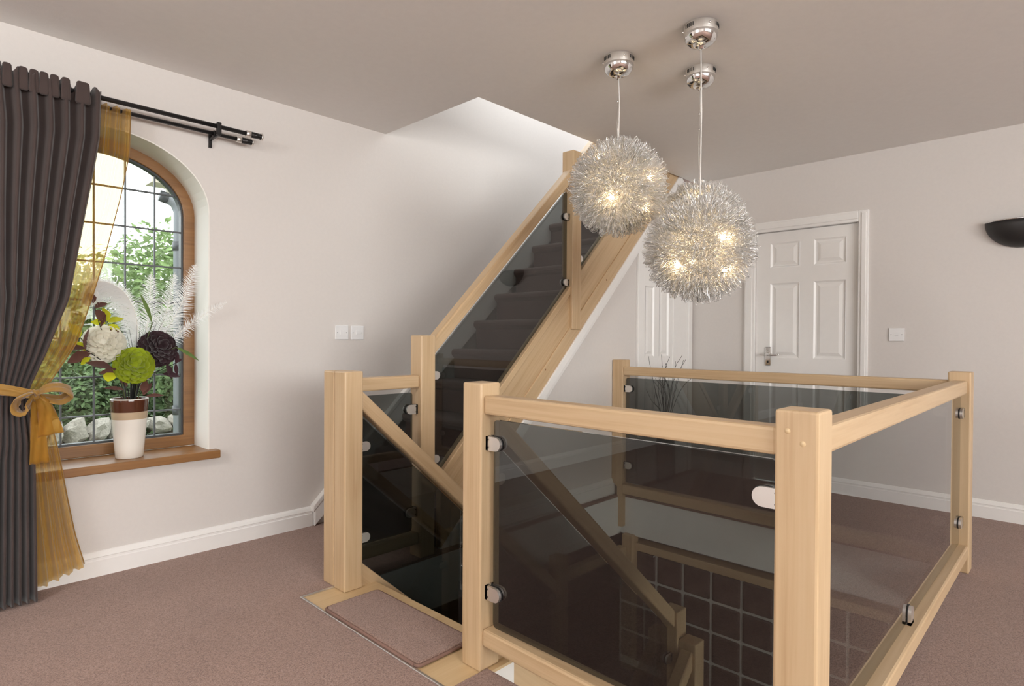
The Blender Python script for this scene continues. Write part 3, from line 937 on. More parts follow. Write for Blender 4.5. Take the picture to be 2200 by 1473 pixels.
slab('glass_panel', rounded(rect(2.93, 3.54, -1.08, -.43), .016), 'y', 2.348 - GT / 2, 2.348 + GT / 2, 'tinted_glass', bh)

# ---- mat at the head of the lower flight
mt = thing('stair_mat', (1.34, 1.9, 0), 'rose-brown carpet mat with bound edges at the head of the stairs', 'mat')
mo = rounded([(1.222, 1.602), (1.470, 1.602), (1.470, 2.213), (1.222, 2.213)], .02)
slab('pile', [(1.346 + (u - 1.346) * .96, 1.9075 + (v - 1.9075) * .985) for u, v in mo], 'z', .0, .015, 'carpet_rose', mt, bevel=.004)
tube('binding', [(u, v, .006) for u, v in mo] + [(mo[0][0], mo[0][1], .006)], .006, 'mat_binding', mt, n=8)


# ================================================================== WALL FITTINGS
def switch(axis, c, u0, u1, z0, z1, sg, label, rocker='switch'):
    cu, cz = (u0 + u1) / 2, (z0 + z1) / 2
    t = thing('light_switch', to3(axis, cu, cz, c), label, 'switch', 'white wall switch plates')

    def pl(nm, a, b_, q, r_, d0, d1, m_, bev=.0, par=t):
        lo, hi = sorted((c + sg * d0, c + sg * d1))
        if axis == 'x': return box(nm, lo, hi, a, b_, q, r_, m_, par, bevel=bev)
        return box(nm, a, b_, lo, hi, q, r_, m_, par, bevel=bev)
    pl('plate', u0, u1, z0, z1, 0.0005, .009, 'switch_plastic', .0025)
    if rocker == 'switch':
        pl('rocker', cu - .011, cu + .011, cz - .014, cz + .014, .008, .012, 'switch_plastic', .001)
    else:
        pl('fuse_carrier', cu - .013, cu + .013, cz - .008, cz + .008, .008, .0105, 'switch_plastic', .001)
        pl('slot', cu - .010, cu + .010, cz - .010, cz - .008, .0085, .0108, 'slot_black')
    for s in (-1, 1):
        lathe('screw', [(.0032, 0), (.0032, .0012), (0, .0016)], to3(axis, cu + s * .031, cz, c + sg * .009), 'screw_metal', t, n=10, axis=to3(axis, 0, 0, sg))


switch('y', YA, 1.869, 1.957, 1.083, 1.168, -1, 'white light switch on the left wall, nearer the window')
switch('y', YA, 1.976, 2.064, 1.083, 1.168, -1, 'white light switch on the left wall, nearer the stair')
switch('x', XB, .906, .996, 1.092, 1.179, -1, 'white fused switch plate between the door and the black wall light', 'fuse')

sc = thing('wall_light', (XB, .305, 1.74), 'black half-bowl uplighter on the right wall, cut by the picture edge', 'wall light')
bm = bmesh.new()
NR, NT = 10, 24
rings = []
for i in range(NR + 1):
    a = math.pi / 2 * i / NR
    rr, zz = .178 * math.cos(a), -.155 * math.sin(a)
    rings.append([bm.verts.new((-rr * .62 * math.sin(math.pi * k / NT), rr * math.cos(math.pi * k / NT), zz)) for k in range(NT + 1)])
for a, b_ in zip(rings, rings[1:]):
    for k in range(NT):
        try: bm.faces.new((a[k], a[k + 1], b_[k + 1], b_[k]))
        except ValueError: pass
bmesh.ops.remove_doubles(bm, verts=bm.verts, dist=1e-5)
bmesh.ops.solidify(bm, geom=bm.faces[:], thickness=.005)
from_bm('bowl', bm, 'sconce_black', Matrix.Translation((XB - .001, .305, 1.818)), sc, smooth=True, recentre=False)
tube('rim', [(XB - .004 - .178 * .62 * math.sin(math.pi * k / 30), .305 + .178 * math.cos(math.pi * k / 30), 1.821) for k in range(31)], .005, 'chrome', sc, n=8)
box('back_plate', XB - .012, XB - .0005, .20, .41, 1.70, 1.81, 'sconce_black', sc)

# ================================================================== PENDANT LAMPS
def wire_ball_mesh(R, n, seed):
    """a ball of thousands of bent aluminium wire loops"""
    rnd = random.Random(seed)
    V, Fc = [], []
    NSEC = 3

    def strand(pts, rad):
        base = len(V)
        ref = Vector((rnd.uniform(-1, 1), rnd.uniform(-1, 1), rnd.uniform(-1, 1))).normalized()
        for i, p in enumerate(pts):
            t = (pts[min(i + 1, len(pts) - 1)] - pts[max(i - 1, 0)]).normalized()
            s = (ref - t * ref.dot(t))
            s = s.normalized() if s.length > 1e-4 else t.orthogonal().normalized()
            q = t.cross(s)
            for k in range(NSEC):
                a = 6.28318 * k / NSEC
                V.append(p + (s * math.cos(a) + q * math.sin(a)) * rad)
        for i in range(len(pts) - 1):
            for k in range(NSEC):
                a, b_ = base + i * NSEC + k, base + i * NSEC + (k + 1) % NSEC
                Fc.append((a, b_, b_ + NSEC, a + NSEC))
    for i in range(n):
        z = 1 - 2 * (i + .5) / n
        ph = i * 2.399963 + rnd.uniform(-.1, .1)
        d = Vector((math.sqrt(1 - z * z) * math.cos(ph), math.sqrt(1 - z * z) * math.sin(ph), z))
        d = (d + Vector((rnd.gauss(0, .09), rnd.gauss(0, .09), rnd.gauss(0, .09)))).normalized()
        a = d.orthogonal().normalized()
        a = Matrix.Rotation(rnd.uniform(0, 6.283), 3, d) @ a
        b_ = d.cross(a)
        ro = R * rnd.uniform(.86, 1.0)
        ri = R * rnd.uniform(.50, .68)
        w = R * rnd.uniform(.014, .04)
        lean = a * rnd.uniform(-.2, .2) * R + b_ * rnd.uniform(-.2, .2) * R
        j = lambda s: Vector((rnd.gauss(0, s), rnd.gauss(0, s), rnd.gauss(0, s)))
        # hairpin: up one side, round the tip, down the other
        pts = [d * ri - a * w * 2.2 + j(.012), d * (ri * .55 + ro * .45) - a * w * 1.3 + lean * .5 + j(.006),
               d * (ro - w * .8) - a * w + lean, d * ro + lean, d * (ro - w * .8) + a * w + lean,
               d * (ri * .55 + ro * .45) + a * w * 1.3 + lean * .5 + j(.006), d * ri + a * w * 2.2 + j(.012)]
        strand(pts, .00125)
        if i % 3 == 0:      # tangled inner wires
            q = [d * R * rnd.uniform(.55, .85) + (a * math.cos(t) + b_ * math.sin(t)) * R * rnd.uniform(.08, .2) for t in (0, .9, 1.8, 2.7)]
            strand(q, .0010)
    me = bpy.data.meshes.new('wire_globe')
    me.from_pydata([tuple(v) for v in V], [], Fc)
    me.materials.append(MATS['wire_silver'])
    for p in me.polygons: p.use_smooth = True
    return me


RG = .234
ball = wire_ball_mesh(RG, 2300, 3)


def pendant(x, y, zc, label, spin, watts):
    t = thing('pendant_lamp', (x, y, zc), label, 'pendant lamp', 'silver wire globe pendants')
    can = lathe('canopy', [(.069, 0), (.0695, -.002), (.0695, -.038), (.067, -.052), (.060, -.066), (.046, -.078), (.026, -.085), (.011, -.087), (.011, -.098), (.005, -.100), (0, -.100)], (x, y, H), ['chrome', 'steel_brushed'], t, n=48, bands=[1, 1, 0, 0, 0, 0, 0, 0, 0, 0])
    for g0 in (2.6, 4.6, .6):
        for k in range(5):
            a = g0 + k * .135
            dirv = Vector((math.cos(a), math.sin(a), 0))
            p = Vector((x, y, H - .016)) + dirv * .0692
            bar('vent_slot', p + Vector((0, 0, -.008)), p + Vector((0, 0, .008)), .0035, .0035, 'slot_black', can, bevel=0)
        a = g0 - .5
        lathe('screw', [(.004, 0), (.004, .006), (0, .008)], Vector((x, y, H - .02)) + Vector((math.cos(a), math.sin(a), 0)) * .069, 'chrome', can, n=10, axis=(math.cos(a), math.sin(a), 0))
    cd = tube('cord', [(x, y, H - .098), (x + .004, y - .003, (H + zc) / 2 + .1), (x, y, zc + RG * .25)], .0028, 'cord_white', t, n=6)
    tube('suspension_wire', [(x + .004, y + .002, H - .098), (x - .003, y + .004, (H + zc) / 2), (x + .001, y, zc + RG * .6)], .0009, 'steel_brushed', t, n=5)
    lathe('crimp', [(.0, .006), (.0045, .004), (.0045, -.004), (0, -.006)], (x - .001, y + .003, (H + zc + RG) / 2 - .02), 'chrome', t, n=10)
    core = lathe('core', [(0, .05), (.03, .04), (.045, 0), (.03, -.04), (0, -.05)], (x, y, zc), 'chrome', t, n=20)
    w = link('wire_globe', ball, Matrix.Translation((x, y, zc)) @ Matrix.Rotation(spin, 4, 'Z'), t)
    tag(w, kind='stuff')
    rnd = random.Random(int(spin * 100))
    dirs = [(-.55, -.75, .12), (-.25, -.70, -.62), (.55, -.62, -.40), (-.8, .2, -.45), (.3, .75, .35), (.75, .45, -.2), (-.3, .5, .75), (.35, -.6, .62)]
    for dv in dirs:
        dv = Matrix.Rotation(spin * .35, 3, 'Z') @ Vector(dv).normalized()
        p = Vector((x, y, zc)) + dv * RG * .70
        bm = bmesh.new(); bmesh.ops.create_icosphere(bm, subdivisions=2, radius=.0105)
        from_bm('bulb', bm, 'bulb_glow', Matrix.Translation(p), t, smooth=True, recentre=False)
        tube('arm', [Vector((x, y, zc)) + dv * .03, p], .0018, 'steel_brushed', t, n=5)
    d = bpy.data.lights.new('bulb_light', 'POINT'); d.energy = watts; d.color = (1.0, .74, .45); d.shadow_soft_size = .11
    link('bulb_light', d, Matrix.Translation((x, y, zc)), t)
    return t


pendant(2.352, 1.184, 1.476, 'nearest silver wire globe pendant, hanging lowest with bright bulbs', .3, 4)
pendant(2.358, 1.594, 1.800, 'left silver wire globe pendant in front of the stair newel', 1.9, 4)
pendant(2.735, 1.378, 1.635, 'silver wire globe pendant half hidden behind the nearest one', 4.1, 4)


# ================================================================== CURTAINS
def drape(name, rows, y_of, material, parent, nu=120, nv=60, ztop=2.14, zbot=.01, thick=.0025):
    """cloth sheet: rows give left edge, right edge; y_of(u, z) gives the fold depth"""
    bm = bmesh.new()
    grid = []
    for j in range(nv + 1):
        z = ztop + (zbot - ztop) * j / nv
        xl, xr = rows(z)
        grid.append([bm.verts.new((xl + (xr - xl) * (i / nu), y_of(i / nu, z), z + .012 * math.sin(i * .9) * (1 if j in (0,) else 0))) for i in range(nu + 1)])
    for a, b_ in zip(grid, grid[1:]):
        for i in range(nu):
            bm.faces.new((a[i], a[i + 1], b_[i + 1], b_[i]))
    o = from_bm(name, bm, material, None, parent, smooth=True)
    sm = o.modifiers.new('thickness', 'SOLIDIFY'); sm.thickness = thick
    return o


cR = sorted([(2.15, .660), (1.957, .653), (1.644, .602), (1.258, .544), (1.022, .464), (.889, .411), (.851, .402), (.657, .425), (0, .434)])
cL = [(0, -.05), (.6, .0), (.85, .10), (1.3, -.15), (2.15, -.42)]
lin = lambda tab, x: next((va + (vb - va) * (x - a) / (b_ - a) for (a, va), (b_, vb) in zip(tab, tab[1:]) if x <= b_), tab[-1][1]) if x > tab[0][0] else tab[0][1]
cur = thing('curtain', (.2, 3.13, 0), 'dark brown pleated curtain tied back at the left edge', 'curtain')


def cur_y(u, z):
    a = .026 if z > 1.2 else .015 + .011 * min(1, abs(z - .85) / .35)
    w = 2 * math.pi * (19 * u + .12 * math.sin(7 * u + 1.3))
    return 3.135 + a * (math.sin(w) + .28 * math.sin(2 * w + .8)) + .006 * math.sin(5 * z + 9 * u)


drape('drape', lambda z: (lin(cL, z), lin(cR, z)), cur_y, 'curtain_brown', cur, nu=260, nv=70, ztop=2.165, zbot=.008)
# gathered heading loops standing above the pole
for k, x in enumerate((.335, .385, .42, .452, .487, .525, .585)):
    wd = .018 if k < 6 else .028
    slab('heading_pleat', rounded([(x - wd, 2.085), (x + wd, 2.085), (x + wd * .8, 2.178), (x - wd * .8, 2.180)], .012), 'y', 3.100, 3.118, 'curtain_brown', cur, bevel=.006)

sR = sorted([(2.13, .781), (1.929, .775), (1.733, .742), (1.432, .676), (1.264, .633), (1.06, .574), (.903, .484), (.83, .432), (.765, .480), (.583, .516), (.377, .548), (.23, .573), (.089, .607), (.03, .612)])
sL = [(0, .437), (.80, .405), (.85, .36), (1.02, .42), (1.3, .48), (1.65, .55), (2.13, .60)]
she = thing('sheer_curtain', (.5, 3.18, 0), 'golden organza sheer gathered beside the dark curtain', 'curtain')


def she_y(u, z):
    a = .022 * min(1, .25 + abs(z - .85) / .5)
    return 3.178 + a * (math.sin(2 * math.pi * 4.2 * u + .8 * math.sin(2.2 * z)) + .4 * math.sin(2 * math.pi * 9.3 * u + 2 * z)) * .9


bm = bmesh.new()
grid = []
for j in range(71):
    t = j / 70
    row = []
    for i in range(91):
        u = i / 90
        z = 2.128 + (.035 + .055 * u - 2.128) * t
        row.append(bm.verts.new((lin(sL, z) + (lin(sR, z) - lin(sL, z)) * u, she_y(u, z), z)))
    grid.append(row)
for a, b_ in zip(grid, grid[1:]):
    for i in range(90): bm.faces.new((a[i], a[i + 1], b_[i + 1], b_[i]))
from_bm('sheer', bm, 'organza_gold', None, she, smooth=True)
hem = [(lin(sR, z), she_y(1, z), z) for z in [2.12 - 2.03 * k / 60 for k in range(61)]]
tube('edge_hem', hem, .0022, 'organza_band', she, n=5)

# tie-back with bow
tb = thing('curtain_tieback', (.41, 3.06, .86), 'golden organza tie-back with a bow round the dark curtain', 'tie-back')


def ribbon(name, path, w0, parent, material='organza_band', wfun=None, axis=Vector((0, 0, 1)), crumple=.006, nw=6):
    P = smooth_curve(path, 26)
    bm = bmesh.new(); rows_ = []
    for i, p in enumerate(P):
        t = i / 26
        w = w0 * (wfun(t) if wfun else 1)
        tang = (P[min(i + 1, 26)] - P[max(i - 1, 0)]).normalized()
        side = axis - tang * axis.dot(tang)
        side = side.normalized() if side.length > .05 else Vector((1, 0, 0))
        nr = tang.cross(side)
        rows_.append([bm.verts.new(p + side * (k / nw - .5) * w + nr * crumple * math.sin(k * 2.1 + i * .35)) for k in range(nw + 1)])
    for a, b_ in zip(rows_, rows_[1:]):
        for k in range(nw): bm.faces.new((a[k], a[k + 1], b_[k + 1], b_[k]))
    o = from_bm(name, bm, material, None, parent, smooth=True)
    sm = o.modifiers.new('thickness', 'SOLIDIFY'); sm.thickness = .0015
    return o


ribbon('band', [(.08, 3.14, .90), (.15, 3.075, .905), (.26, 3.07, .895), (.34, 3.065, .88), (.41, 3.06, .862)], .062, tb, wfun=lambda t: 1 - .45 * t)
ribbon('loop', [(.415, 3.055, .862), (.45, 3.02, .885), (.50, 3.02, .887), (.532, 3.035, .862), (.50, 3.055, .835), (.45, 3.06, .848), (.415, 3.055, .860)], .05, tb, axis=Vector((0, 1, .5)).normalized(), wfun=lambda t: .5 + 1.3 * math.sin(math.pi * t))
ribbon('loop', [(.415, 3.05, .866), (.39, 3.02, .868), (.355, 3.015, .845), (.352, 3.02, .812), (.375, 3.03, .80), (.40, 3.045, .83), (.413, 3.05, .858)], .046, tb, axis=Vector((.5, 1, 0)).normalized(), wfun=lambda t: .5 + 1.2 * math.sin(math.pi * t))
ribbon('tail', [(.418, 3.05, .858), (.44, 3.035, .82), (.455, 3.04, .76), (.465, 3.05, .695)], .07, tb, material='organza_gold', axis=Vector((1, 0, .2)).normalized(), wfun=lambda t: .35 + .9 * t)
ribbon('tail', [(.415, 3.055, .855), (.418, 3.05, .80), (.425, 3.06, .70), (.430, 3.07, .58)], .05, tb, material='organza_gold', axis=Vector((1, 0, 0)), wfun=lambda t: .4 + .9 * t)
bm = bmesh.new(); bmesh.ops.create_icosphere(bm, subdivisions=3, radius=.02)
for v in bm.verts: v.co *= 1 + .15 * math.sin(v.co.x * 300 + v.co.z * 220)
from_bm('knot', bm, 'organza_band', Matrix.Translation((.415, 3.05, .860)) @ Matrix.Diagonal((.8, .8, 1.15, 1)), tb, smooth=True, recentre=False)

rod = thing('curtain_rod', (.7, 3.18, 2.14), 'black double curtain rod above the arched window', 'curtain rod')
tube('pole', [(-.6, 3.155, 2.146), (1.318, 3.155, 2.146)], .0105, 'black_metal', rod, n=14)
tube('pole', [(-.6, 3.205, 2.122), (1.290, 3.205, 2.122)], .0095, 'black_metal', rod, n=14)
for (xx, yy, zz) in ((1.318, 3.155, 2.146), (1.290, 3.205, 2.122)):
    fz = lathe('finial', [(0, 0), (.015, 0), (.015, .05), (0, .05)], (xx, yy, zz), 'black_metal', rod, n=18, axis=(1, 0, 0))
    lathe('chrome_ring', [(.012, -.028), (.0165, -.028), (.0165, -.004), (.012, -.004)], (xx, yy, zz), 'steel_brushed', fz, n=18, axis=(1, 0, 0))
    lathe('end_cap', [(0, .050), (.018, .050), (.018, .056), (0, .057)], (xx, yy, zz), 'steel_brushed', fz, n=18, axis=(1, 0, 0))
bk = box('bracket', 1.148, 1.164, 3.262, YA, 2.065, 2.135, 'black_metal', rod, bevel=.003)
box('arm', 1.150, 1.162, 3.15, 3.265, 2.100, 2.112, 'black_metal', rod, bevel=.002)
box('cup', 1.146, 1.166, 3.142, 3.168, 2.104, 2.166, 'black_metal', rod, bevel=.003)
box('cup', 1.146, 1.166, 3.193, 3.217, 2.104, 2.136, 'black_metal', rod, bevel=.003)

# ================================================================== VASE AND FLOWERS
VX, VY = .812, 3.335
va = thing('vase', (VX, VY, SILL), 'tapered cream, sand and brown glazed vase on the window sill', 'vase')
pr_ = [(0, .0), (.054, 0), (.0585, .004), (.062, .05), (.068, .12), (.0735, .187), (.0760, .222), (.0795, .268), (.0805, .280), (.0785, .285), (.0755, .284), (.074, .26), (.066, .12), (.058, .02), (0, .015)]
lathe('body', pr_, (VX, VY, SILL), ['ceramic_cream', 'ceramic_sand', 'ceramic_brown'], va, n=48, bands=[0, 0, 0, 0, 0, 1, 2, 2, 0, 0, 2, 2, 2, 2])
MOUTH = Vector((VX, VY, SILL + .27))


def petal_ball(R, n, seed, lp, wp, squash=.85):
    """pompon bloom: cupped petals fanned over a ball, each standing off its neighbours"""
    rnd = random.Random(seed)
    bm = bmesh.new()
    for i in range(n):
        z = 1 - 1.80 * (i + .5) / n
        ph = i * 2.399963
        d = Vector((math.sqrt(max(0, 1 - z * z)) * math.cos(ph), math.sqrt(max(0, 1 - z * z)) * math.sin(ph), z)).normalized()
        side = d.cross(Vector((0, 0, 1)))
        side = side.normalized() if side.length > .05 else Vector((1, 0, 0))
        upv = side.cross(d)
        tilt = .25 + .45 * (1 - z) / 2 + rnd.uniform(-.12, .12)
        L = lp * rnd.uniform(.85, 1.1); W_ = wp * rnd.uniform(.85, 1.15)
        dirv = (d * math.cos(tilt) - upv * math.sin(tilt) + side * rnd.uniform(-.12, .12)).normalized()
        nr = side.cross(dirv)
        base = d * (R - L * .93) * .98
        rows_ = []
        for t, w, c in ((0, .3, 0), (.45, .85, -.05), (.78, 1.0, .0), (.94, .7, .10), (1.0, .25, .16)):
            p = base + dirv * L * t + nr * L * c
            rows_.append([bm.verts.new(p - side * W_ * w / 2 + nr * W_ * .26 * w), bm.verts.new(p - nr * W_ * .08), bm.verts.new(p + side * W_ * w / 2 + nr * W_ * .26 * w)])
        for a, b_ in zip(rows_, rows_[1:]):
            for k in range(2): bm.faces.new((a[k], a[k + 1], b_[k + 1], b_[k]))
    bmesh.ops.create_icosphere(bm, subdivisions=2, radius=R * .55)
    for v in bm.verts: v.co.z *= squash
    return bm


def flower(name, pos, R, material, label, facing, n=130, stem='stem_black'):
    pos = Vector(pos)
    t = thing(name, MOUTH, label, 'flower', 'artificial blooms in the vase')
    q = Vector(facing).to_track_quat('Z', 'Y').to_matrix().to_4x4()
    from_bm('bloom', petal_ball(R, n, len(name) * 7, R * .58, R * .42), material, Matrix.Translation(pos) @ q, t, smooth=True, recentre=False, fixn=False)
    tube('stem', smooth_curve([MOUTH - Vector((0, 0, .2)), MOUTH + (pos - MOUTH) * .35 + Vector((0, 0, .02)), pos - Vector(facing).normalized() * R * .5], 10), .0035, stem, t, n=6)
    return t


flower('white_flower', (.694, 3.275, 1.062), .088, 'petal_white', 'large white ball flower in the vase', (-.2, -.9, .35))
flower('green_flower', (.806, 3.235, .960), .085, 'petal_green', 'lime green ball flower at the front of the vase', (-.05, -.95, .25))
flower('dark_flower', (.918, 3.285, 1.036), .088, 'petal_dark', 'dark aubergine ball flower in the vase', (.15, -.9, .35))


def feather(path, label, width, n=160, droop=.4, seed=1, fluff=1.0, inner=None, bw=.0012):
    rnd = random.Random(seed)
    P = smooth_curve(path, 40)
    t_ = thing('feather', P[0], label, 'feather', 'white feathers in the vase')
    tube('quill', P, [.0022 * (1 - .75 * i / 40) for i in range(41)], 'feather_quill', t_, n=5)
    bm = bmesh.new()
    view = Vector((.45, .89, 0))
    for s in (-1, 1):
        for i in range(n if inner is None else int(n * (inner if s > 0 else 1 - inner))):
            nn = n if inner is None else int(n * (inner if s > 0 else 1 - inner))
            t = .12 + .88 * (i + rnd.random()) / nn
            k = min(int(t * 40), 39)
            p = P[k].lerp(P[k + 1], t * 40 - k)
            tang = (P[k + 1] - P[k]).normalized()
            sd_ = tang.cross(view).normalized()
            L = (width if inner is None or s > 0 else width * .3) * (math.sin(math.pi * min(1, t * 1.02)) ** .55) * rnd.uniform(.55, 1.12) * fluff
            d0 = (sd_ * s * .85 + tang * rnd.uniform(.35, .75) + view * rnd.uniform(-.5, .5)).normalized()
            d1 = (d0 + Vector((0, 0, -droop)) * rnd.uniform(.4, 1.3)).normalized()
            a = p; b_ = p + d0 * L * .55; c = b_ + d1 * L * .5
            wv = tang * bw
            v = [bm.verts.new(a - wv), bm.verts.new(a + wv), bm.verts.new(b_ + wv * .8), bm.verts.new(b_ - wv * .8), bm.verts.new(c)]
            bm.faces.new((v[0], v[1], v[2], v[3])); bm.faces.new((v[3], v[2], v[4]))
    b = from_bm('barbs', bm, 'feather_white', None, t_, fixn=False)
    tag(b, kind='stuff')
    return t_


feather([(.82, 3.34, .80), (.846, 3.34, 1.0), (.842, 3.33, 1.169), (.80, 3.32, 1.285), (.733, 3.31, 1.342), (.668, 3.30, 1.345), (.628, 3.29, 1.300), (.612, 3.28, 1.235)],
        'big white ostrich plume arching left over the vase', .13, n=1700, droop=.7, seed=2, inner=.82, bw=.0013)
feather([(.82, 3.34, .80), (.87, 3.33, 1.05), (.892, 3.32, 1.23), (.898, 3.31, 1.41)], 'upright white pampas-like feather behind the dark flower', .075, n=170, droop=.2, seed=3)
feather([(.825, 3.34, .80), (.91, 3.33, 1.05), (.968, 3.32, 1.22), (1.005, 3.31, 1.42)], 'white feather leaning right in front of the window frame', .075, n=170, droop=.2, seed=4)
feather([(.83, 3.34, .80), (.93, 3.32, 1.05), (1.03, 3.28, 1.27), (1.085, 3.25, 1.47)], 'tall white feather crossing the right side of the window frame', .07, n=170, droop=.2, seed=5)
feather([(.83, 3.34, .80), (.94, 3.30, 1.02), (1.06, 3.24, 1.165), (1.225, 3.19, 1.288)], 'white feather pointing far right past the window recess', .05, n=130, droop=.5, seed=6)


def leaf_bm(L, W_, curl=.2):
    bm = bmesh.new(); rows_ = []
    for t, w in ((0, .05), (.2, .65), (.45, 1.0), (.7, .8), (.9, .35), (1.0, .03)):
        z = -curl * L * t * t
        rows_.append([bm.verts.new((L * t, -W_ * w / 2, z + .12 * W_ * w)), bm.verts.new((L * t, 0, z)), bm.verts.new((L * t, W_ * w / 2, z + .12 * W_ * w))])
    for a, b_ in zip(rows_, rows_[1:]):
        for k in range(2): bm.faces.new((a[k], a[k + 1], b_[k + 1], b_[k]))
    return bm


def spray(name, label, leaves, material, stem_pts, stem='stem_black', cat='foliage', W_=.5):
    """leaves: (base, direction, length) each its own part on one stem"""
    t = thing(name, MOUTH, label, cat, 'artificial sprays in the vase')
    tube('stem', smooth_curve(stem_pts, 16), .0022, stem, t, n=5)
    for (p, d, L, *w) in leaves:
        d = Vector(d).normalized()
        x = d; y = Vector((0, 0, 1)).cross(x)
        y = y.normalized() if y.length > .1 else Vector((1, 0, 0))
        z = x.cross(y)
        roll = Matrix.Rotation(random.uniform(.6, 1.5), 4, 'X')
        mw = Matrix((x, y, z)).transposed().to_4x4(); mw.translation = Vector(p)
        o = from_bm('leaf', leaf_bm(L, L * (w[0] if w else W_)), material, mw @ roll, t, smooth=True, recentre=False, fixn=False)
    return t


m0 = tuple(MOUTH - Vector((0, 0, .15)))
spray('leaf_spray', 'brown leaf spray rising left above the white flower', [((.650, 3.25, 1.245), (-.3, 0, 1), .05, .8), ((.655, 3.25, 1.225), (.8, 0, .5), .055, .7), ((.656, 3.25, 1.215), (.6, 0, -.7), .07, .7), ((.68, 3.25, 1.14), (.2, 0, 1), .06, .4), ((.70, 3.25, 1.10), (.9, 0, .3), .06, .8)],
      'leaf_brown', [m0, (.75, 3.27, .95), (.69, 3.26, 1.10), (.655, 3.25, 1.225)])
spray('leaf_spray', 'brown leaf spray hanging left beside the gold curtain', [((.62, 3.24, 1.03), (-.1, 0, 1), .10, .4), ((.62, 3.24, 1.04), (-1, 0, .1), .10, .5), ((.64, 3.24, 1.02), (-.9, 0, -.3), .10, .6), ((.72, 3.24, .945), (-1, 0, .5), .11, .5), ((.755, 3.24, .93), (-.9, 0, .1), .09, .5)],
      'leaf_brown', [m0, (.77, 3.26, .88), (.72, 3.25, .95), (.62, 3.24, 1.035)])
spray('lime_leaf_spray', 'yellow-green leaf spray above the white flower', [((.705, 3.26, 1.165), (-.15, 0, 1), .065, .7), ((.705, 3.26, 1.16), (1, 0, .45), .07, .6), ((.70, 3.26, 1.155), (-1, 0, .2), .06, .6), ((.71, 3.26, 1.15), (.8, 0, -.5), .06, .6)],
      'leaf_lime', [m0, (.77, 3.28, .95), (.73, 3.27, 1.08), (.705, 3.26, 1.165)], stem='stem_green')
spray('lime_leaf_spray', 'yellow-green leaf spray low at the left by the sheer', [((.60, 3.25, 1.09), (-.5, 0, 1), .075, .7), ((.62, 3.25, 1.03), (-.4, 0, .5), .06, .7), ((.64, 3.25, 1.0), (-.6, 0, -.4), .05, .6), ((.735, 3.24, .905), (-1, 0, .3), .055, .9)],
      'leaf_lime', [m0, (.76, 3.27, .90), (.68, 3.26, .99), (.60, 3.25, 1.09)], stem='stem_green')
spray('plum_leaf_spray', 'dark plum leaves hanging right below the dark flower', [((.945, 3.25, .965), (.5, 0, -1), .085, .4), ((.93, 3.25, .915), (1, 0, -.1), .085, .4), ((.99, 3.25, .96), (.2, 0, 1), .06, .35), ((.99, 3.25, .965), (.1, 0, -1), .06, .35), ((.985, 3.25, .97), (1, 0, .5), .04, .4)],
      'leaf_plum', [m0, (.84, 3.28, .87), (.92, 3.26, .93), (.99, 3.25, .965)])
spray('plum_leaf_spray', 'dark drooping leaves close over the vase rim', [((.775, 3.27, .845), (-1, 0, .3), .085, .3), ((.785, 3.26, .86), (-.6, 0, 1), .07, .4), ((.85, 3.26, .815), (.5, 0, 1), .07, .5), ((.86, 3.26, .81), (1, 0, .1), .085, .25), ((.845, 3.25, .83), (.3, 0, 1), .06, .6)],
      'leaf_brown', [m0, (.80, 3.30, .82), (.79, 3.28, .85)])
spray('spike_stem', 'green spiky leaf standing above the dark flower', [((.885, 3.25, 1.16), (-.25, 0, 1), .15, .14)], 'spike_green', [m0, (.85, 3.29, .97), (.885, 3.25, 1.16)], stem='stem_green')
spray('spike_stem', 'green spiky leaf bending right across the window frame', [((.985, 3.24, 1.045), (.8, -.2, -.45), .125, .16)], 'spike_green', [m0, (.88, 3.28, .95), (.985, 3.24, 1.045)], stem='stem_green')
gs = thing('grass_tuft', MOUTH, 'fan of thin black grass stems behind the dark flower', 'foliage', 'artificial sprays in the vase')
for k in range(13):
    a = -.25 + k * .062 + random.uniform(-.02, .02)
    L = random.uniform(.33, .42)
    tube('blade', [MOUTH - Vector((0, 0, .1)), MOUTH + Vector((math.sin(a) * .2 * L + .03, -.02, L * .5)), MOUTH + Vector((math.sin(a) * L + .04, -.04, L * math.cos(a)))], [.0018, .0016, .0006], 'stem_black', gs, n=4)
for k in range(3):
    tube('blade', smooth_curve([MOUTH - Vector((0, 0, .1)), MOUTH + Vector((-.06, -.04, .06)), MOUTH + Vector((-.14 - .02 * k, -.06, .07 + .015 * k)), MOUTH + Vector((-.22, -.08, .02 + .012 * k))], 10), .001, 'stem_black', gs, n=4)

# ---- twigs in a dark vase behind the far balustrade
tw = thing('twig_arrangement', (4.02, 2.28, 0), 'thin black twigs in a dark floor vase behind the far balustrade', 'twigs')
lathe('vase', [(0, 0), (.06, 0), (.075, .1), (.07, .3), (.05, .46), (.045, .5), (.04, .5), (.045, .4), (0, .05)], (4.02, 2.28, 0), 'vase_black', tw, n=28)
for k in range(26):
    a = random.uniform(0, 6.28); sp = random.uniform(.02, .16); hh = random.uniform(.70, .98)
    tube('twig', smooth_curve([(4.02, 2.28, .3), (4.02 + .25 * sp * math.cos(a), 2.28 + .3 * sp * math.sin(a), .55), (4.02 + .75 * sp * math.cos(a), 2.28 + .75 * sp * math.sin(a), hh * .88), (4.02 + sp * math.cos(a) + random.uniform(-.05, .05), 2.28 + sp * math.sin(a) + random.uniform(-.06, .06), hh)], 10), .0016, 'twig_black', tw, n=4)

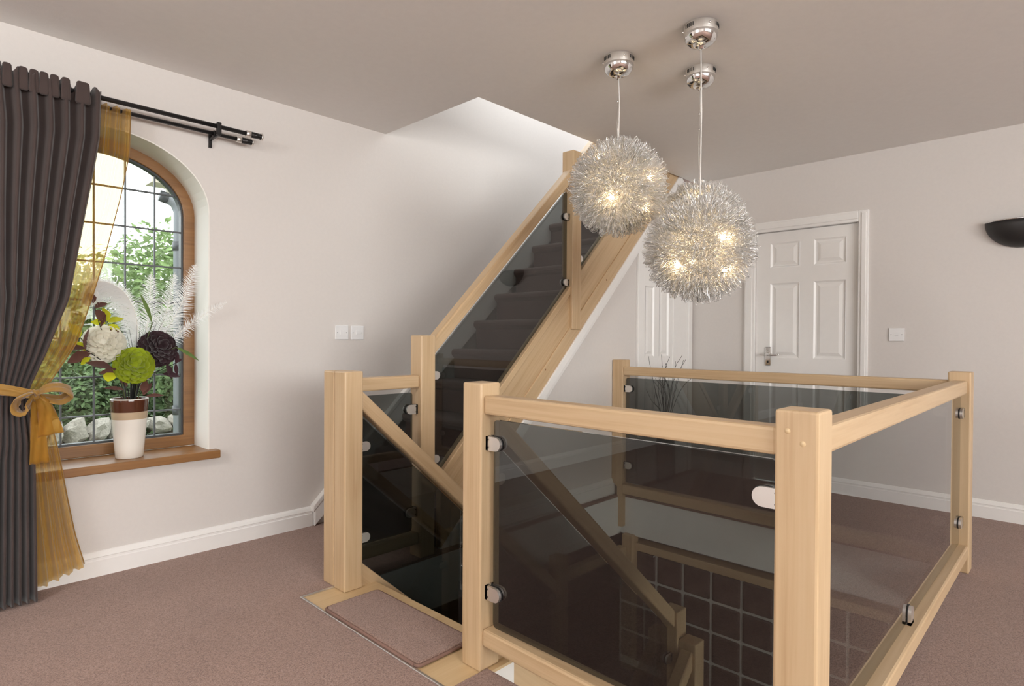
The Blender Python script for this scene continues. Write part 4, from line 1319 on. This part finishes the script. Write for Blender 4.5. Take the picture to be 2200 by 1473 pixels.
# ================================================================== OUTSIDE THE WINDOW
tag(box('ground', -14, 16, YA + .6, 26, -1.6, -1.5, 'ground_green'), 'grassy ground outside the window', kind=S_)
bank = tag(slab('garden_bank', [(5.6, -1.5), (12, -1.5), (12, .15), (6.5, -.15)], 'x', -8, 9, 'ground_green'), 'grass bank behind the stone wall', kind=S_)
sw = thing('stone_wall', (1.2, 6.4, -.6), 'low dry-stone garden wall seen through the window', 'stone wall')
stone_meshes = []
for k in range(5):
    bm = bmesh.new(); bmesh.ops.create_icosphere(bm, subdivisions=2, radius=1)
    rr = random.Random(k + 40)
    o_ = Vector((rr.random() * 9, rr.random() * 9, rr.random() * 9))
    for v in bm.verts:
        m_ = max(abs(v.co.x), abs(v.co.y), abs(v.co.z))
        v.co = v.co.lerp(v.co / m_, .3) * (1 + .5 * mnoise.noise(v.co * 1.5 + o_))
    me = bpy.data.meshes.new('stone'); bm.to_mesh(me); bm.free(); me.materials.append(MATS['stone_pale'])
    stone_meshes.append(me)
for r_ in range(6):
    x = -.6 + random.uniform(0, .1)
    while x < 2.6:
        wdt = random.uniform(.05, .11)
        top_row = r_ == 5
        hz = .06 if not top_row else random.uniform(.06, .12)
        mw = Matrix.Translation((x + wdt, 6.4 + random.uniform(-.04, .04), -.30 + r_ * .105 + (.03 if top_row else 0))) @ Matrix.Rotation(random.uniform(-.35, .35) * (2 if top_row else .4), 4, 'Y') @ Matrix.Diagonal((wdt, .12, hz, 1))
        link('stone', random.choice(stone_meshes), mw, sw)
        x += wdt * 1.9


def bush(x, y, z0, rx, ry, rz, material, label, n, seed, leaf=.07):
    rnd = random.Random(seed)
    t = thing('hedge_tree', (x, y, z0), label, 'tree', 'trees outside the window')
    V, Fc = [], []
    lumps = [(Vector((rnd.uniform(-.6, .6) * rx, rnd.uniform(-.6, .6) * ry, rnd.uniform(.15, .95) * rz)), rnd.uniform(.28, .5)) for _ in range(16)]
    for i in range(n):
        c, s = rnd.choice(lumps)
        d = Vector((rnd.gauss(0, 1), rnd.gauss(0, 1), rnd.gauss(0, 1))).normalized()
        p = c + Vector((d.x * rx, d.y * ry, d.z * rz * .8)) * s * rnd.uniform(.75, 1.08)
        if p.z < 0: p.z = rnd.uniform(0, .3)
        a = Vector((rnd.gauss(0, 1), rnd.gauss(0, 1), rnd.gauss(0, .6))).normalized()
        b_ = a.cross(d)
        b_ = b_.normalized() if b_.length > .1 else a.orthogonal()
        L = leaf * rnd.uniform(.6, 1.4)
        k = len(V)
        V += [p - a * L, p + b_ * L * .45 + d * L * .1, p + a * L, p - b_ * L * .45 + d * L * .1]
        Fc.append((k, k + 1, k + 2, k + 3))
    me = bpy.data.meshes.new('foliage'); me.from_pydata([tuple(v) for v in V], [], Fc); me.materials.append(MATS[material])
    tag(link('foliage', me, Matrix.Translation((x, y, z0)), t), kind='stuff')
    tube('trunk', [(x, y, z0), (x + .05, y, z0 + rz * .5), (x, y, z0 + rz * .9)], [.09, .07, .03], 'bark', t, n=8)
    return t


bush(-.3, 8.4, -.3, 1.3, .9, 2.0, 'foliage_c', 'dark green garden tree outside, behind the gold sheer', 15000, 1, .05)
bush(1.3, 8.9, -.3, 1.2, .9, 2.25, 'foliage_b', 'light green garden tree in the middle of the window view', 15000, 2, .05)
bush(2.6, 8.3, -.3, 1.2, .9, 2.2, 'foliage_a', 'mid green garden tree beside the drainpipe outside', 15000, 3, .05)
bush(4.2, 9.8, -.3, 1.5, 1, 2.6, 'foliage_b', 'tree outside hidden mostly by the neighbouring wing', 8000, 4, .06)
bush(.6, 7.3, -.4, .9, .5, 1.15, 'foliage_a', 'low shrub behind the stone wall, left of the vase', 11000, 5, .035)
bush(1.9, 7.2, -.4, .9, .5, 1.25, 'foliage_c', 'low dark shrub behind the stone wall, right of the vase', 11000, 6, .035)
bush(-1.9, 9.4, -.3, 1.6, 1, 2.5, 'foliage_a', 'tree outside at the far left of the window view', 8000, 7, .06)

hw = thing('house_wing', (1.9, 4.9, -1.5), 'white rendered wing of the house with grey drainpipe outside the window', 'building')
box('wall', 1.405, 3.4, 4.42, 4.52, -1.5, 2.10, 'render_white', hw)
slab('soffit', [(1.20, 2.10), (3.4, 2.10), (3.4, 2.34), (1.34, 2.24), (1.20, 2.17)], 'y', 4.40, 4.56, 'soffit_cream', hw)
slab('bracket', [(1.405, 1.78), (1.405, 2.10), (1.30, 2.10)], 'y', 4.44, 4.50, 'soffit_cream', hw)
tube('drainpipe', [(1.27, 4.44, 2.02), (1.30, 4.44, 2.01), (1.345, 4.44, 1.985), (1.368, 4.44, 1.93), (1.368, 4.44, -1.5)], .031, 'pvc_grey', hw, n=14)
tube('pipe_elbow', [(1.255, 4.44, 2.024), (1.30, 4.44, 2.014)], .038, 'pvc_dark', hw, n=14)
for z in (1.7, .6, -.4):
    tube('pipe_collar', [(1.368, 4.44, z - .03), (1.368, 4.44, z + .03)], .037, 'pvc_dark', hw, n=14)
